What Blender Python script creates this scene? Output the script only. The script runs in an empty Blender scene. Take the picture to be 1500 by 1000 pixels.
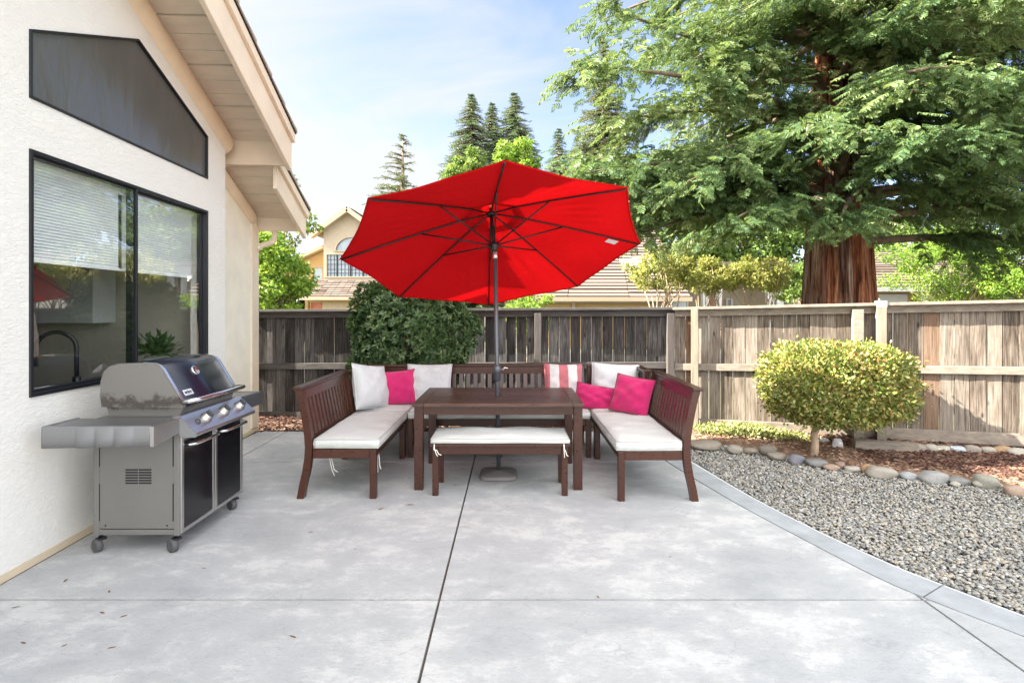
import bpy, bmesh, math, random
import numpy as np
from mathutils import Vector, Matrix
from mathutils.geometry import tessellate_polygon

random.seed(7)
RNG = np.random.default_rng(11)
SC = bpy.context.scene
COL = SC.collection
R = math.radians
EYE = 1.56


def at(u, v, Y):
    """point at depth Y seen at photo pixel (u, v)"""
    return Vector(((u - 750) / 800 * Y, Y, EYE - (v - 452) / 800 * Y))


# ------------------------------------------------------------------ tagging
def tag(o, label=None, cat=None, group=None, kind=None):
    if label: o['label'] = label
    if cat: o['category'] = cat
    if group: o['group'] = group
    if kind: o['kind'] = kind
    return o


def thing(name, label, cat, loc=(0, 0, 0), rz=0.0, group=None):
    o = bpy.data.objects.new(name, None)
    COL.objects.link(o)
    o.empty_display_size = .1
    o.location = loc
    o.rotation_euler = (0, 0, rz)
    return tag(o, label, cat, group)


def wmat(o):
    if o is None: return Matrix.Identity(4)
    m = Matrix.LocRotScale(o.location, o.rotation_euler, o.scale)
    return wmat(o.parent) @ m if o.parent else m


def copy_tree(o, parent=None):
    c = o.copy()
    COL.objects.link(c)
    if parent: c.parent = parent
    for ch in list(o.children):
        copy_tree(ch, c)
    return c


# ------------------------------------------------------------------ mesh builder
class MB:
    def __init__(s):
        s.v = []; s.f = []; s.sm = []

    def add(s, vs, fs, smooth=False):
        b = len(s.v)
        s.v += [Vector(p) for p in vs]
        s.f += [tuple(b + i for i in f) for f in fs]
        s.sm += [smooth] * len(fs)
        return s

    def box(s, x0, x1, y0, y1, z0, z1, M=None):
        vs = [Vector((x, y, z)) for z in (z0, z1) for y in (y0, y1) for x in (x0, x1)]
        if M is not None: vs = [M @ p for p in vs]
        return s.add(vs, [(0, 2, 3, 1), (4, 5, 7, 6), (0, 1, 5, 4), (2, 6, 7, 3), (0, 4, 6, 2), (1, 3, 7, 5)])

    def bar(s, a, b, w, h, up=(0, 0, 1)):
        """box beam from a to b, w sideways, h along up"""
        a = Vector(a); b = Vector(b); d = (b - a); L = d.length; d.normalize()
        up = Vector(up); sd = d.cross(up)
        if sd.length < 1e-4: sd = d.cross(Vector((0, 1, 0)))
        sd.normalize(); up = sd.cross(d)
        vs = [p + sd * (i * w / 2) + up * (j * h / 2) for p in (a, b) for j in (-1, 1) for i in (-1, 1)]
        return s.add(vs, [(0, 1, 3, 2), (4, 6, 7, 5), (0, 4, 5, 1), (2, 3, 7, 6), (0, 2, 6, 4), (1, 5, 7, 3)])

    def prism(s, poly, fn, d0, d1, smooth=False):
        """poly: list of 2-D points, fn(a, b, d) -> 3-D point, extruded d0..d1"""
        n = len(poly)
        vs = [fn(a, b, d0) for a, b in poly] + [fn(a, b, d1) for a, b in poly]
        s.add(vs, [tuple(range(n))[::-1], tuple(range(n, 2 * n))])
        return s.add(vs, [(i, (i + 1) % n, n + (i + 1) % n, n + i) for i in range(n)], smooth)

    def tube(s, pts, r, n=10, cap=True, smooth=True):
        pts = [Vector(p) for p in pts]
        rs = r if isinstance(r, (list, tuple)) else [r] * len(pts)
        vs = []; N = len(pts); ref = None
        for i, p in enumerate(pts):
            d = (pts[min(i + 1, N - 1)] - pts[max(i - 1, 0)]).normalized()
            if ref is None:
                ref = Vector((0, 0, 1)) if abs(d.z) < .9 else Vector((1, 0, 0))
            a = d.cross(ref)
            if a.length < 1e-5: a = d.cross(Vector((0, 1, 0)))
            a.normalize(); b = a.cross(d).normalized(); ref = b
            for k in range(n):
                t = 2 * math.pi * k / n
                vs.append(p + (a * math.cos(t) + b * math.sin(t)) * rs[i])
        fs = [(i * n + k, i * n + (k + 1) % n, (i + 1) * n + (k + 1) % n, (i + 1) * n + k)
              for i in range(N - 1) for k in range(n)]
        s.add(vs, fs, smooth)
        if cap:
            b = len(s.v) - len(vs)
            s.f += [tuple(b + k for k in range(n))[::-1], tuple(b + (N - 1) * n + k for k in range(n))]
            s.sm += [False, False]
        return s

    def lathe(s, prof, M=None, n=24, smooth=True):
        M = M or Matrix.Identity(4)
        vs = [M @ Vector((r * math.cos(2 * math.pi * k / n), r * math.sin(2 * math.pi * k / n), z))
              for r, z in prof for k in range(n)]
        P = len(prof)
        fs = [(i * n + k, i * n + (k + 1) % n, (i + 1) * n + (k + 1) % n, (i + 1) * n + k)
              for i in range(P - 1) for k in range(n)]
        s.add(vs, fs, smooth)
        b = len(s.v) - len(vs)
        s.f += [tuple(b + k for k in range(n))[::-1], tuple(b + (P - 1) * n + k for k in range(n))]
        s.sm += [False, False]
        return s

    def build(s, name, mat, parent=None, origin=None, bevel=0, seg=2, sub=0):
        me = bpy.data.meshes.new(name)
        if parent is not None:
            inv = wmat(parent).inverted()
            vs = [inv @ p for p in s.v]
        elif origin is not None:
            o_ = Vector(origin); vs = [p - o_ for p in s.v]
        else:
            vs = s.v
        me.from_pydata([tuple(p) for p in vs], [], s.f)
        me.polygons.foreach_set('use_smooth', s.sm)
        me.materials.append(mat)
        bm = bmesh.new(); bm.from_mesh(me)
        bmesh.ops.remove_doubles(bm, verts=bm.verts, dist=1e-6) if not bevel else None
        bmesh.ops.recalc_face_normals(bm, faces=bm.faces)
        bm.to_mesh(me); bm.free()
        o = bpy.data.objects.new(name, me)
        COL.objects.link(o)
        if parent is not None: o.parent = parent
        elif origin is not None: o.location = origin
        if bevel:
            m = o.modifiers.new('bevel', 'BEVEL'); m.width = bevel; m.segments = seg
            m.limit_method = 'ANGLE'; m.angle_limit = R(40)
        if sub:
            m = o.modifiers.new('sub', 'SUBSURF'); m.levels = m.render_levels = sub
        return o


def np_mesh(name, mat, V, F, parent=None, tint=None, smooth=False):
    """V (n,3) world coordinates, F (m,k) faces, all of k corners"""
    me = bpy.data.meshes.new(name)
    if parent is not None:
        inv = np.array(wmat(parent).inverted())
        V = V @ inv[:3, :3].T + inv[:3, 3]
    n, m, k = len(V), len(F), F.shape[1]
    me.vertices.add(n); me.vertices.foreach_set('co', np.ascontiguousarray(V, dtype=np.float32).ravel())
    me.loops.add(m * k); me.loops.foreach_set('vertex_index', np.ascontiguousarray(F, dtype=np.int32).ravel())
    me.polygons.add(m)
    me.polygons.foreach_set('loop_start', np.arange(0, m * k, k, dtype=np.int32))
    me.polygons.foreach_set('use_smooth', np.full(m, smooth))
    if tint is not None:
        a = me.attributes.new('tint', 'FLOAT', 'POINT')
        a.data.foreach_set('value', np.ascontiguousarray(tint, dtype=np.float32))
    me.update(calc_edges=True)
    me.materials.append(mat)
    o = bpy.data.objects.new(name, me)
    COL.objects.link(o)
    if parent is not None: o.parent = parent
    return o


def scatter(tv, tf, T, Rm, S, tint=None):
    """copies of template tv/tf at T (n,3) with rotations Rm (n,3,3), scales S (n,) or (n,3)"""
    n = len(T); S = np.asarray(S)
    if S.ndim == 1: S = S[:, None]
    loc = tv[None] * S[:, None, :]
    V = np.einsum('nij,nkj->nki', Rm, loc) + T[:, None, :]
    F = tf[None] + (np.arange(n) * len(tv))[:, None, None]
    tt = None if tint is None else np.repeat(tint, len(tv))
    return V.reshape(-1, 3), F.reshape(-1, tf.shape[1]), tt


def frames(f, up):
    """rotation matrices with x axis f and z axis close to up"""
    f = f / (np.linalg.norm(f, axis=1, keepdims=True) + 1e-9)
    y = np.cross(up, f); y /= (np.linalg.norm(y, axis=1, keepdims=True) + 1e-9)
    z = np.cross(f, y)
    return np.stack([f, y, z], axis=2)


def rand_dir(n):
    d = RNG.normal(size=(n, 3)); return d / np.linalg.norm(d, axis=1, keepdims=True)


# ------------------------------------------------------------------ materials
class NT:
    def __init__(s, name):
        s.m = bpy.data.materials.new(name); s.m.use_nodes = True
        s.t = s.m.node_tree; s.b = s.t.nodes['Principled BSDF']; s.out = s.t.nodes['Material Output']

    def n(s, typ, ins=None, **kw):
        nd = s.t.nodes.new(typ)
        for k, v in kw.items(): setattr(nd, k, v)
        for k, v in (ins or {}).items():
            if isinstance(v, bpy.types.NodeSocket): s.t.links.new(v, nd.inputs[k])
            else: nd.inputs[k].default_value = v
        return nd

    def link(s, a, b): s.t.links.new(a, b)

    def coord(s, scale=(1, 1, 1), kind='Object', rot=(0, 0, 0)):
        tc = s.n('ShaderNodeTexCoord')
        return s.n('ShaderNodeMapping', {'Vector': tc.outputs[kind], 'Scale': scale, 'Rotation': rot}).outputs[0]

    def noise(s, vec, scale, detail=4, rough=.55, dist=0):
        return s.n('ShaderNodeTexNoise', {'Vector': vec, 'Scale': scale, 'Detail': detail, 'Roughness': rough,
                                          'Distortion': dist}).outputs['Fac']

    def ramp(s, fac, stops, interp='LINEAR'):
        r = s.n('ShaderNodeValToRGB', {'Fac': fac}); cr = r.color_ramp; cr.interpolation = interp
        while len(cr.elements) < len(stops): cr.elements.new(.5)
        for e, (p, c) in zip(cr.elements, stops):
            e.position = p
            e.color = (c, c, c, 1) if isinstance(c, (int, float)) else (*c, 1)
        return r.outputs[0]

    def mix(s, fac, a, b, mode='MIX'):
        nd = s.n('ShaderNodeMix', data_type='RGBA', blend_type=mode)
        for sock, val in ((nd.inputs[0], fac), (nd.inputs[6], a), (nd.inputs[7], b)):
            if isinstance(val, bpy.types.NodeSocket): s.link(val, sock)
            elif isinstance(val, (int, float)): sock.default_value = val
            else: sock.default_value = (*val, 1)
        return nd.outputs[2]

    def math(s, op, a, b=0.0):
        nd = s.n('ShaderNodeMath', operation=op)
        for i, val in enumerate((a, b)):
            if isinstance(val, bpy.types.NodeSocket): s.link(val, nd.inputs[i])
            else: nd.inputs[i].default_value = val
        return nd.outputs[0]

    def bump(s, h, strength=.3, dist=.01):
        nd = s.n('ShaderNodeBump', {'Height': h, 'Strength': strength, 'Distance': dist})
        s.link(nd.outputs[0], s.b.inputs['Normal']); return nd

    def set(s, **kw):
        names = dict(col='Base Color', rough='Roughness', metal='Metallic', spec='Specular IOR Level', coat='Coat Weight',
                     trans='Transmission Weight', sheen='Sheen Weight', ior='IOR')
        for k, v in kw.items():
            sock = s.b.inputs[names[k]]
            if isinstance(v, bpy.types.NodeSocket): s.link(v, sock)
            elif k == 'col': sock.default_value = (*v, 1)
            else: sock.default_value = v
        return s


def simple(name, col, rough=.6, metal=0.0, var=.1, vs=4, bump=0, bs=40, stretch=(1, 1, 1), spec=.5, rvar=.0, bd=.01):
    t = NT(name); c = t.coord(stretch)
    f = t.noise(c, vs, 5, .6)
    a = tuple(max(0, x * (1 - var)) for x in col); b = tuple(min(1, x * (1 + var)) for x in col)
    t.set(col=t.mix(t.ramp(f, [(.3, 0.), (.7, 1.)]), a, b), rough=rough, metal=metal, spec=spec)
    if rvar:
        t.set(rough=t.math('ADD', t.math('MULTIPLY', t.noise(c, vs * 3, 4), rvar), rough - rvar / 2))
    if bump: t.bump(t.noise(c, bs, 4, .6), bump, bd)
    return t.m


def leafmat(name, stops, trans=.35, rough=.5, spec=.3, isl=.45):
    """leaf colours run over the spray's own tint and each leaflet's random value"""
    t = NT(name)
    at_ = t.n('ShaderNodeAttribute', attribute_name='tint').outputs['Fac']
    ri = t.n('ShaderNodeNewGeometry').outputs['Random Per Island']
    f = t.math('ADD', t.math('MULTIPLY', at_, 1 - isl), t.math('MULTIPLY', ri, isl))
    c = t.ramp(f, stops)
    t.set(col=c, rough=rough, spec=spec)
    tr = t.n('ShaderNodeBsdfTranslucent', {'Color': t.mix(.5, c, (.25, .30, .03), 'MIX')})
    mx = t.n('ShaderNodeMixShader', {0: trans, 1: t.b.outputs[0], 2: tr.outputs[0]})
    t.link(mx.outputs[0], t.out.inputs['Surface'])
    return t.m


def fencewood(name, dark, mid, light, orange=None):
    t = NT(name)
    ri = t.n('ShaderNodeNewGeometry').outputs['Random Per Island']
    tc = t.n('ShaderNodeTexCoord').outputs['Object']
    off = t.n('ShaderNodeCombineXYZ', {'Z': t.math('MULTIPLY', ri, 37.0), 'X': t.math('MULTIPLY', ri, 11.0)}).outputs[0]
    v = t.n('ShaderNodeVectorMath', {0: tc, 1: off}, operation='ADD').outputs[0]
    g = t.n('ShaderNodeMapping', {'Vector': v, 'Scale': (22, 22, 1.1)}).outputs[0]
    grain = t.noise(g, 3, 6, .65, .6)
    blot = t.noise(t.n('ShaderNodeMapping', {'Vector': v, 'Scale': (3, 3, .9)}).outputs[0], 2, 4, .6)
    f = t.math('ADD', t.math('MULTIPLY', grain, .62), t.math('ADD', t.math('MULTIPLY', blot, .38), t.math('MULTIPLY', t.math('SUBTRACT', ri, .5), .16)))
    c = t.ramp(f, [(.33, dark), (.49, mid), (.66, light)])
    if orange:
        w = t.ramp(t.math('FRACT', t.math('MULTIPLY', ri, 7.3)), [(.90, 0.), (.96, .6)])
        c = t.mix(w, c, t.mix(grain, tuple(x * .6 for x in orange), orange))
    thin = t.noise(t.n('ShaderNodeMapping', {'Vector': v, 'Scale': (75, 75, 1.3)}).outputs[0], 1.6, 4, .7, .3)
    c = t.mix(t.ramp(thin, [(.34, .75), (.44, 0.)]), c, tuple(x * .75 for x in dark))
    kn = t.n('ShaderNodeTexVoronoi', {'Vector': t.n('ShaderNodeMapping', {'Vector': v, 'Scale': (7, 7, 2.6)}).outputs[0], 'Scale': 1.0}).outputs['Distance']
    c = t.mix(t.ramp(kn, [(.06, .85), (.13, 0.)]), c, tuple(x * .4 for x in dark))
    t.set(col=c, rough=.85, spec=.15)
    t.bump(grain, .5, .006)
    return t.m


M = {}
# stucco: trowelled, uneven
t = NT('stucco_cream'); c = t.coord()
big = t.noise(c, 1.3, 4); sk = t.noise(t.coord((1, 1.2, 3.2)), 14, 5, .62, 1.2); fine = t.noise(c, 90, 3)
rg = t.ramp(sk, [(.42, 0.), (.56, 1.)])
t.set(col=t.mix(t.ramp(t.noise(t.coord((1, 2, 7)), 9, 4, .6, .8), [(.60, 0.), (.72, .35)]), t.mix(big, (.74, .705, .63), (.79, .76, .70)), (.60, .56, .485)), rough=.9, spec=.2)
t.bump(t.math('ADD', t.math('MULTIPLY', rg, .8), t.math('MULTIPLY', fine, .3)), .38, .010)
M['stucco'] = t.m
M['stucco_warm_glow'] = simple('stucco_warm_glow', (.72, .585, .41), .9, var=.07, bump=.4, bs=60, spec=.2)  # warm bounce light under the eaves painted into the band's colour
M['stucco_side'] = simple('stucco_side', (.80, .735, .60), .9, var=.06, bump=.5, bs=45, spec=.2)
M['cream_paint'] = simple('cream_paint', (.70, .59, .45), .6, var=.06, bump=.1)
M['cream_soffit'] = simple('cream_soffit', (.66, .56, .44), .7, var=.08, vs=3, bump=.15, stretch=(1, 4, 1))
M['trim_tan'] = simple('trim_tan', (.60, .49, .34), .7, var=.08)
M['roof_tile'] = simple('roof_tile', (.36, .295, .23), .9, var=.25, vs=9, bump=.4)
M['drip'] = simple('drip_metal', (.45, .42, .38), .5, var=.1)
M['bronze'] = simple('dark_bronze', (.016, .017, .02), .45, .3, var=.2)
t = NT('grey_screen'); c = t.coord((1, 1.6, .55), rot=(R(28), 0, 0))
wv = t.noise(c, 2.2, 3, .5, 1.4)
t.set(col=t.mix(wv, (.075, .071, .064), (.105, .10, .09)), rough=.24, spec=.5); t.bump(wv, .22, .05)
M['screen'] = t.m
M['blind'] = simple('white_blind', (.86, .86, .85), .5, var=.03)
M['room'] = simple('room_wall', (.50, .45, .37), .8, var=.05)
M['cabinet'] = simple('cabinet_grey', (.55, .55, .54), .5, var=.03)
M['counter'] = simple('counter_dark', (.10, .10, .11), .3, var=.3, vs=30)
M['porcelain'] = simple('porcelain', (.85, .85, .84), .2, var=.02)
M['black_metal'] = simple('black_metal', (.02, .02, .022), .35, .4, var=.2)
t = NT('window_glass')
fr = t.n('ShaderNodeFresnel', {'IOR': 1.55}).outputs[0]
gl = t.n('ShaderNodeBsdfGlossy', {'Color': (.95, .97, 1, 1), 'Roughness': .004})
tr = t.n('ShaderNodeBsdfTransparent', {'Color': (.96, .975, .97, 1)})
front = t.math('SUBTRACT', 1.0, t.n('ShaderNodeNewGeometry').outputs['Backfacing'])
t.link(t.n('ShaderNodeMixShader', {0: t.math('MULTIPLY', t.math('MINIMUM', t.math('ADD', t.math('MULTIPLY', fr, 1.7), .05), .9), front), 1: tr.outputs[0], 2: gl.outputs[0]}).outputs[0], t.out.inputs['Surface'])
M['glass'] = t.m
M['far_glass'] = simple('far_window_glass', (.20, .25, .28), .12, var=.3, vs=2, spec=.8)
# patio concrete
t = NT('patio_concrete'); c = t.coord(); cs = t.coord((1, 1.5, 1), rot=(0, 0, R(18)))
b1 = t.noise(cs, 1.1, 6, .62, .5); b2 = t.noise(cs, 3.6, 12, .80, .1); f1 = t.noise(t.coord((1, 1.9, 1), rot=(0, 0, R(-24))), 8, 9, .78, .15); sp = t.noise(c, 160, 2)
col = t.ramp(t.math('ADD', t.math('MULTIPLY', b1, .55), t.math('MULTIPLY', b2, .45)), [(.37, (.322, .334, .336)), (.5, (.405, .412, .409)), (.61, (.48, .482, .468))])
col = t.mix(t.ramp(t.math('MULTIPLY', b2, t.math('ADD', b1, .45)), [(.49, 0.), (.57, .45)]), col, (.57, .57, .55))
col = t.mix(t.ramp(f1, [(.58, 0.), (.74, .30)]), col, (.56, .56, .545))
col = t.mix(t.ramp(f1, [(.32, .5), (.43, 0.)]), col, (.27, .278, .28))
scr = t.noise(t.coord((1, 5.5, 1), rot=(0, 0, R(12))), 26, 5, .7, .6)
col = t.mix(t.ramp(scr, [(.34, .55), (.44, 0.)]), col, (.25, .257, .26))
col = t.mix(t.ramp(sp, [(.3, .18), (.5, 0.)]), col, (.2, .2, .2))
vor = t.n('ShaderNodeTexVoronoi', {'Vector': t.n('ShaderNodeVectorMath', {0: t.coord((1, 1.7, 1), rot=(0, 0, R(14))), 1: t.n('ShaderNodeVectorMath', {0: t.n('ShaderNodeTexNoise', {'Vector': c, 'Scale': 2.5, 'Detail': 4.0}).outputs['Color'], 1: (.5, .5, .5)}, operation='MULTIPLY').outputs[0]}, operation='ADD').outputs[0], 'Scale': 3.1}, feature='DISTANCE_TO_EDGE').outputs['Distance']
st_ = t.ramp(t.noise(t.coord((1, 1, 1)), 1.7, 5, .7), [(.62, 0.), (.75, .30)])
col = t.mix(st_, col, (.30, .285, .25))
crk = t.ramp(vor, [(.0, 1.), (.022, 0.)])
brk = t.ramp(t.noise(c, 2.2, 3), [(.5, 0.), (.62, .3)])
col = t.mix(t.math('MULTIPLY', crk, brk), col, (.19, .20, .21))
t.set(col=col, rough=t.ramp(b2, [(.3, .55), (.7, .8)]), spec=.35)
t.bump(t.math('ADD', t.math('MULTIPLY', f1, 1.0), t.math('MULTIPLY', sp, .12)), .35, .012)
M['concrete'] = t.m
M['border'] = simple('border_concrete', (.325, .343, .352), .75, var=.16, vs=5, bump=.3, bs=30, spec=.3)
M['joint'] = simple('joint_dirt', (.11, .09, .07), .95, var=.3)
# furniture wood
t = NT('espresso_wood'); ri = t.n('ShaderNodeNewGeometry').outputs['Random Per Island']
tc = t.n('ShaderNodeTexCoord').outputs['Object']
g = t.noise(t.n('ShaderNodeMapping', {'Vector': tc, 'Scale': (9, 9, 9)}).outputs[0], 2.5, 5, .6, 1.5)
f = t.math('ADD', t.math('MULTIPLY', g, .6), t.math('MULTIPLY', ri, .4))
t.set(col=t.ramp(f, [(.2, (.034, .0098, .0044)), (.55, (.052, .0150, .0066)), (.85, (.078, .0245, .0112))]), rough=t.ramp(g, [(.3, .26), (.7, .34)]), spec=.5)
t.bump(g, .04, .004)
M['wood'] = t.m
t = NT('espresso_table_top'); ri = t.n('ShaderNodeNewGeometry').outputs['Random Per Island']
g = t.noise(t.coord((1.2, 14, 14)), 3, 5, .6, 1.2)
f = t.math('ADD', t.math('MULTIPLY', g, .6), t.math('MULTIPLY', ri, .4))
t.set(col=t.ramp(f, [(.2, (.036, .0145, .0088)), (.55, (.062, .026, .016)), (.85, (.115, .058, .040))]), rough=t.ramp(g, [(.3, .24), (.7, .42)]), spec=.5)
t.bump(g, .15, .004)
M['table_top'] = t.m


def fabric(name, col, var=.05, ws=420, tr=0):
    t = NT(name); c = t.coord()
    wv = t.n('ShaderNodeTexWave', {'Vector': c, 'Scale': ws / 6}).outputs['Fac']
    wr = t.noise(c, 9, 4, .55, .4)
    b = t.noise(c, 2.5, 3)
    a = tuple(x * (1 - var) for x in col); d = tuple(min(1, x * (1 + var)) for x in col)
    t.set(col=t.mix(b, a, d), rough=.92, spec=.15, sheen=.25)
    t.bump(t.math('ADD', t.math('MULTIPLY', wr, 1.0), t.math('MULTIPLY', wv, .04)), .8, .025)
    return t


M['cushion'] = fabric('natural_canvas', (.555, .565, .535), .08).m
M['white_pillow'] = fabric('white_cotton', (.57, .58, .58), .08).m
M['pink'] = fabric('pink_cotton', (.52, .022, .13), .10).m
M['pink_piping'] = simple('dark_pink_piping', (.30, .02, .08), .9)
t = fabric('striped_cotton', (.8, .78, .75))
sx = t.n('ShaderNodeSeparateXYZ', {0: t.n('ShaderNodeTexCoord').outputs['Object']}).outputs['X']
st = t.ramp(t.math('FRACT', t.math('ADD', t.math('MULTIPLY', sx, 1 / .205), .25)), [(.0, (.47, .15, .165)), (.5, (.62, .60, .58))], 'CONSTANT')
t.set(col=st)
M['striped'] = t.m
M['cushion_piping'] = simple('canvas_piping', (.42, .41, .37), .9)
M['tie'] = simple('tie_tape', (.72, .70, .64), .9)
# umbrella
t = NT('red_canopy'); c = t.coord()
b = t.noise(c, 3, 3)
t.set(col=t.mix(b, (.72, .006, .010), (.80, .009, .014)), rough=.85, spec=.15)
t.bump(t.math('ADD', t.noise(c, 4, 4, .6, 1.0), t.math('MULTIPLY', t.noise(t.coord((1, 1, 1)), 26, 2), .25)), .5, .03)
tl = t.n('ShaderNodeBsdfTranslucent', {'Color': (.20, .0014, .0018, 1)})
t.link(t.n('ShaderNodeMixShader', {0: .42, 1: t.b.outputs[0], 2: tl.outputs[0]}).outputs[0], t.out.inputs['Surface'])
M['canopy'] = t.m
M['pole'] = simple('grey_pole', (.10, .105, .115), .4, .5, var=.08)
M['rib'] = simple('black_rib', (.018, .016, .016), .45, .2, var=.1)
M['silver'] = simple('silver_collar', (.62, .61, .58), .35, .7, var=.05)
M['base'] = simple('umbrella_base', (.15, .138, .13), .65, var=.1, bump=.2)
M['white_label'] = simple('white_label', (.8, .8, .8), .7, var=.03)
# grill
M['grill_grey'] = simple('grey_enamel', (.185, .18, .168), .38, .35, var=.06, vs=3, spec=.5, rvar=.12)
t = NT('grey_enamel_sooty'); c = t.coord()
sx = t.n('ShaderNodeSeparateXYZ', {0: c}); soot = t.noise(c, 9, 6, .7)
zz = t.ramp(t.math('ADD', sx.outputs['Z'], t.math('MULTIPLY', t.math('SUBTRACT', soot, .5), .26)), [(.90, .0), (.945, .75), (.965, .8), (1.10, 0.)])
t.set(col=t.mix(zz, (.20, .19, .175), (.045, .034, .026)), rough=.4, metal=.35)
M['grill_end'] = t.m
M['plastic_grey'] = simple('grey_plastic', (.17, .17, .17), .5, var=.03)
M['shelf_top'] = simple('shelf_enamel', (.15, .15, .15), .3, .4, var=.03)
M['steel'] = simple('stainless_steel', (.50, .485, .47), .3, .95, var=.04, vs=5, rvar=.06)
M['chrome'] = simple('chrome', (.78, .77, .75), .14, 1.0, var=.03)
t = NT('black_enamel'); t.set(col=(.008, .011, .022), rough=.27, spec=.5); M['enamel'] = t.m
t = NT('black_door'); t.set(col=(.006, .006, .008), rough=.16, spec=.5); t.bump(t.noise(t.coord(), 5, 3), .05, .01); M['door_black'] = t.m
M['rubber'] = simple('caster_rubber', (.075, .075, .075), .7, var=.2)
M['dark_gap'] = simple('dark_gap', (.012, .012, .012), .8, var=.1)
M['knob_mark'] = simple('knob_mark', (.45, .06, .03), .4, var=.1)
M['knob_grey'] = simple('knob_grey', (.06, .063, .066), .5, .0, var=.08, spec=.35)
M['print_black'] = simple('badge_print', (.02, .02, .03), .5, var=.05)
M['badge_white'] = simple('badge_plate', (.72, .72, .74), .3, .3, var=.04)
# fence, plants, ground
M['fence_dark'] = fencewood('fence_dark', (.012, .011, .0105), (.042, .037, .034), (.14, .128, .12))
M['fence_mid'] = fencewood('fence_mid', (.055, .045, .038), (.15, .122, .103), (.30, .265, .235))
M['fence_light'] = fencewood('fence_light', (.032, .024, .018), (.128, .102, .080), (.25, .215, .175), (.18, .092, .045))
M['fence_post'] = simple('fence_post', (.20, .165, .12), .85, var=.3, vs=3, bump=.4, bs=20, stretch=(8, 8, .8))
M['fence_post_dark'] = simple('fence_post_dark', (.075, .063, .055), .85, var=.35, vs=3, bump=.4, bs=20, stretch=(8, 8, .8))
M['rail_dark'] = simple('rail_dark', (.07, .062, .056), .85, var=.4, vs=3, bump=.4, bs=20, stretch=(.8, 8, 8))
M['rail_light'] = simple('rail_light', (.20, .165, .13), .85, var=.3, vs=3, bump=.4, bs=20, stretch=(.8, 8, 8))
M['post_metal'] = simple('post_cap_metal', (.42, .44, .47), .5, .6, var=.1)
M['soil'] = simple('soil', (.20, .125, .08), .95, var=.4, vs=12, bump=.5, bs=60)
M['ground'] = simple('ground', (.10, .10, .06), .95, var=.3, vs=.6, bump=.2)
M['street'] = simple('street_asphalt', (.06, .06, .06), .9, var=.15)
M['gravel_bed'] = simple('gravel_bed', (.10, .10, .095), .95, var=.6, vs=60, bump=.8, bs=90)


def pebblemat(name, stops, rough=.75):
    t = NT(name)
    ri = t.n('ShaderNodeNewGeometry').outputs['Random Per Island']
    c = t.ramp(ri, stops)
    n = t.noise(t.coord(), 120, 3)
    t.set(col=t.mix(n, t.mix(.3, c, (.05, .05, .05)), c), rough=rough, spec=.3)
    return t.m


M['pebble'] = pebblemat('gravel_pebbles', [(0, (.16, .16, .155)), (.2, (.24, .238, .225)), (.5, (.33, .322, .29)), (.68, (.40, .37, .305)), (.8, (.38, .315, .22)), (.9, (.45, .43, .385)), (1, (.55, .53, .49))])
M['chip_red'] = pebblemat('shaded_red_mulch', [(0, (.030, .011, .008)), (.4, (.075, .029, .018)), (.75, (.13, .055, .034)), (1, (.24, .14, .09))], .9)  # red chips, with the shrub's shade darkened into their colour
M['chip_tan'] = pebblemat('old_mulch', [(0, (.10, .05, .03)), (.4, (.25, .12, .07)), (.75, (.38, .23, .15)), (1, (.52, .40, .29))], .9)

t = NT('redwood_bark'); c = t.coord((6, 6, .30))
g = t.noise(c, 2.4, 7, .70, .4); b = t.noise(t.coord((.9, .9, .35)), 1.4, 4, .6)
col = t.ramp(t.math('ADD', t.math('MULTIPLY', g, .7), t.math('MULTIPLY', b, .3)), [(.38, (.016, .008, .006)), (.46, (.085, .042, .028)), (.54, (.16, .105, .08)), (.63, (.34, .27, .22))])
col = t.mix(t.ramp(t.noise(t.coord((1.6, 1.6, .25)), 1.2, 4), [(.45, 0.), (.58, .75)]), col, t.ramp(g, [(.38, (.03, .010, .006)), (.5, (.19, .058, .024)), (.62, (.42, .17, .08))]))
t.set(col=col, rough=.95, spec=.1); t.bump(g, 1.0, .06)
M['redwood_bark'] = t.m
M['bark'] = simple('bark', (.16, .115, .08), .95, var=.4, vs=4, bump=.6, bs=30, stretch=(4, 4, .8))
M['bark_pale'] = simple('bark_pale', (.38, .28, .19), .9, var=.35, vs=6, bump=.5, bs=30, stretch=(4, 4, .8))
M['leaf_redwood'] = leafmat('redwood_leaves', [(0, (.028, .070, .034)), (.3, (.068, .132, .050)), (.6, (.145, .215, .082)), (.86, (.28, .33, .145)), (1, (.42, .36, .21))], .40)
M['leaf_conifer'] = leafmat('conifer_leaves', [(0, (.042, .078, .048)), (.5, (.078, .13, .066)), (1, (.14, .20, .085))], .15)
M['leaf_cedar'] = leafmat('cedar_leaves', [(0, (.045, .070, .035)), (.5, (.085, .11, .05)), (1, (.14, .15, .07))], .2)
M['leaf_bright'] = leafmat('bright_leaves', [(0, (.08, .18, .022)), (.5, (.17, .30, .035)), (1, (.32, .42, .08))], .5)
M['leaf_mid'] = leafmat('mid_leaves', [(0, (.06, .12, .025)), (.5, (.12, .20, .04)), (1, (.22, .29, .08))], .4)
M['leaf_yellow'] = leafmat('yellow_leaves', [(0, (.15, .19, .04)), (.5, (.28, .29, .07)), (1, (.45, .40, .15))], .45)
M['leaf_bush'] = leafmat('bush_leaves', [(0, (.024, .060, .024)), (.45, (.058, .115, .036)), (.8, (.13, .19, .065)), (1, (.25, .29, .13))], .2, .32, .55)
M['leaf_shrub'] = leafmat('shrub_leaves', [(0, (.05, .095, .018)), (.33, (.125, .17, .032)), (.58, (.25, .26, .06)), (.78, (.42, .34, .11)), (.9, (.42, .19, .08)), (1, (.40, .12, .06))], .25, .38, .45, .75)
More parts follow.
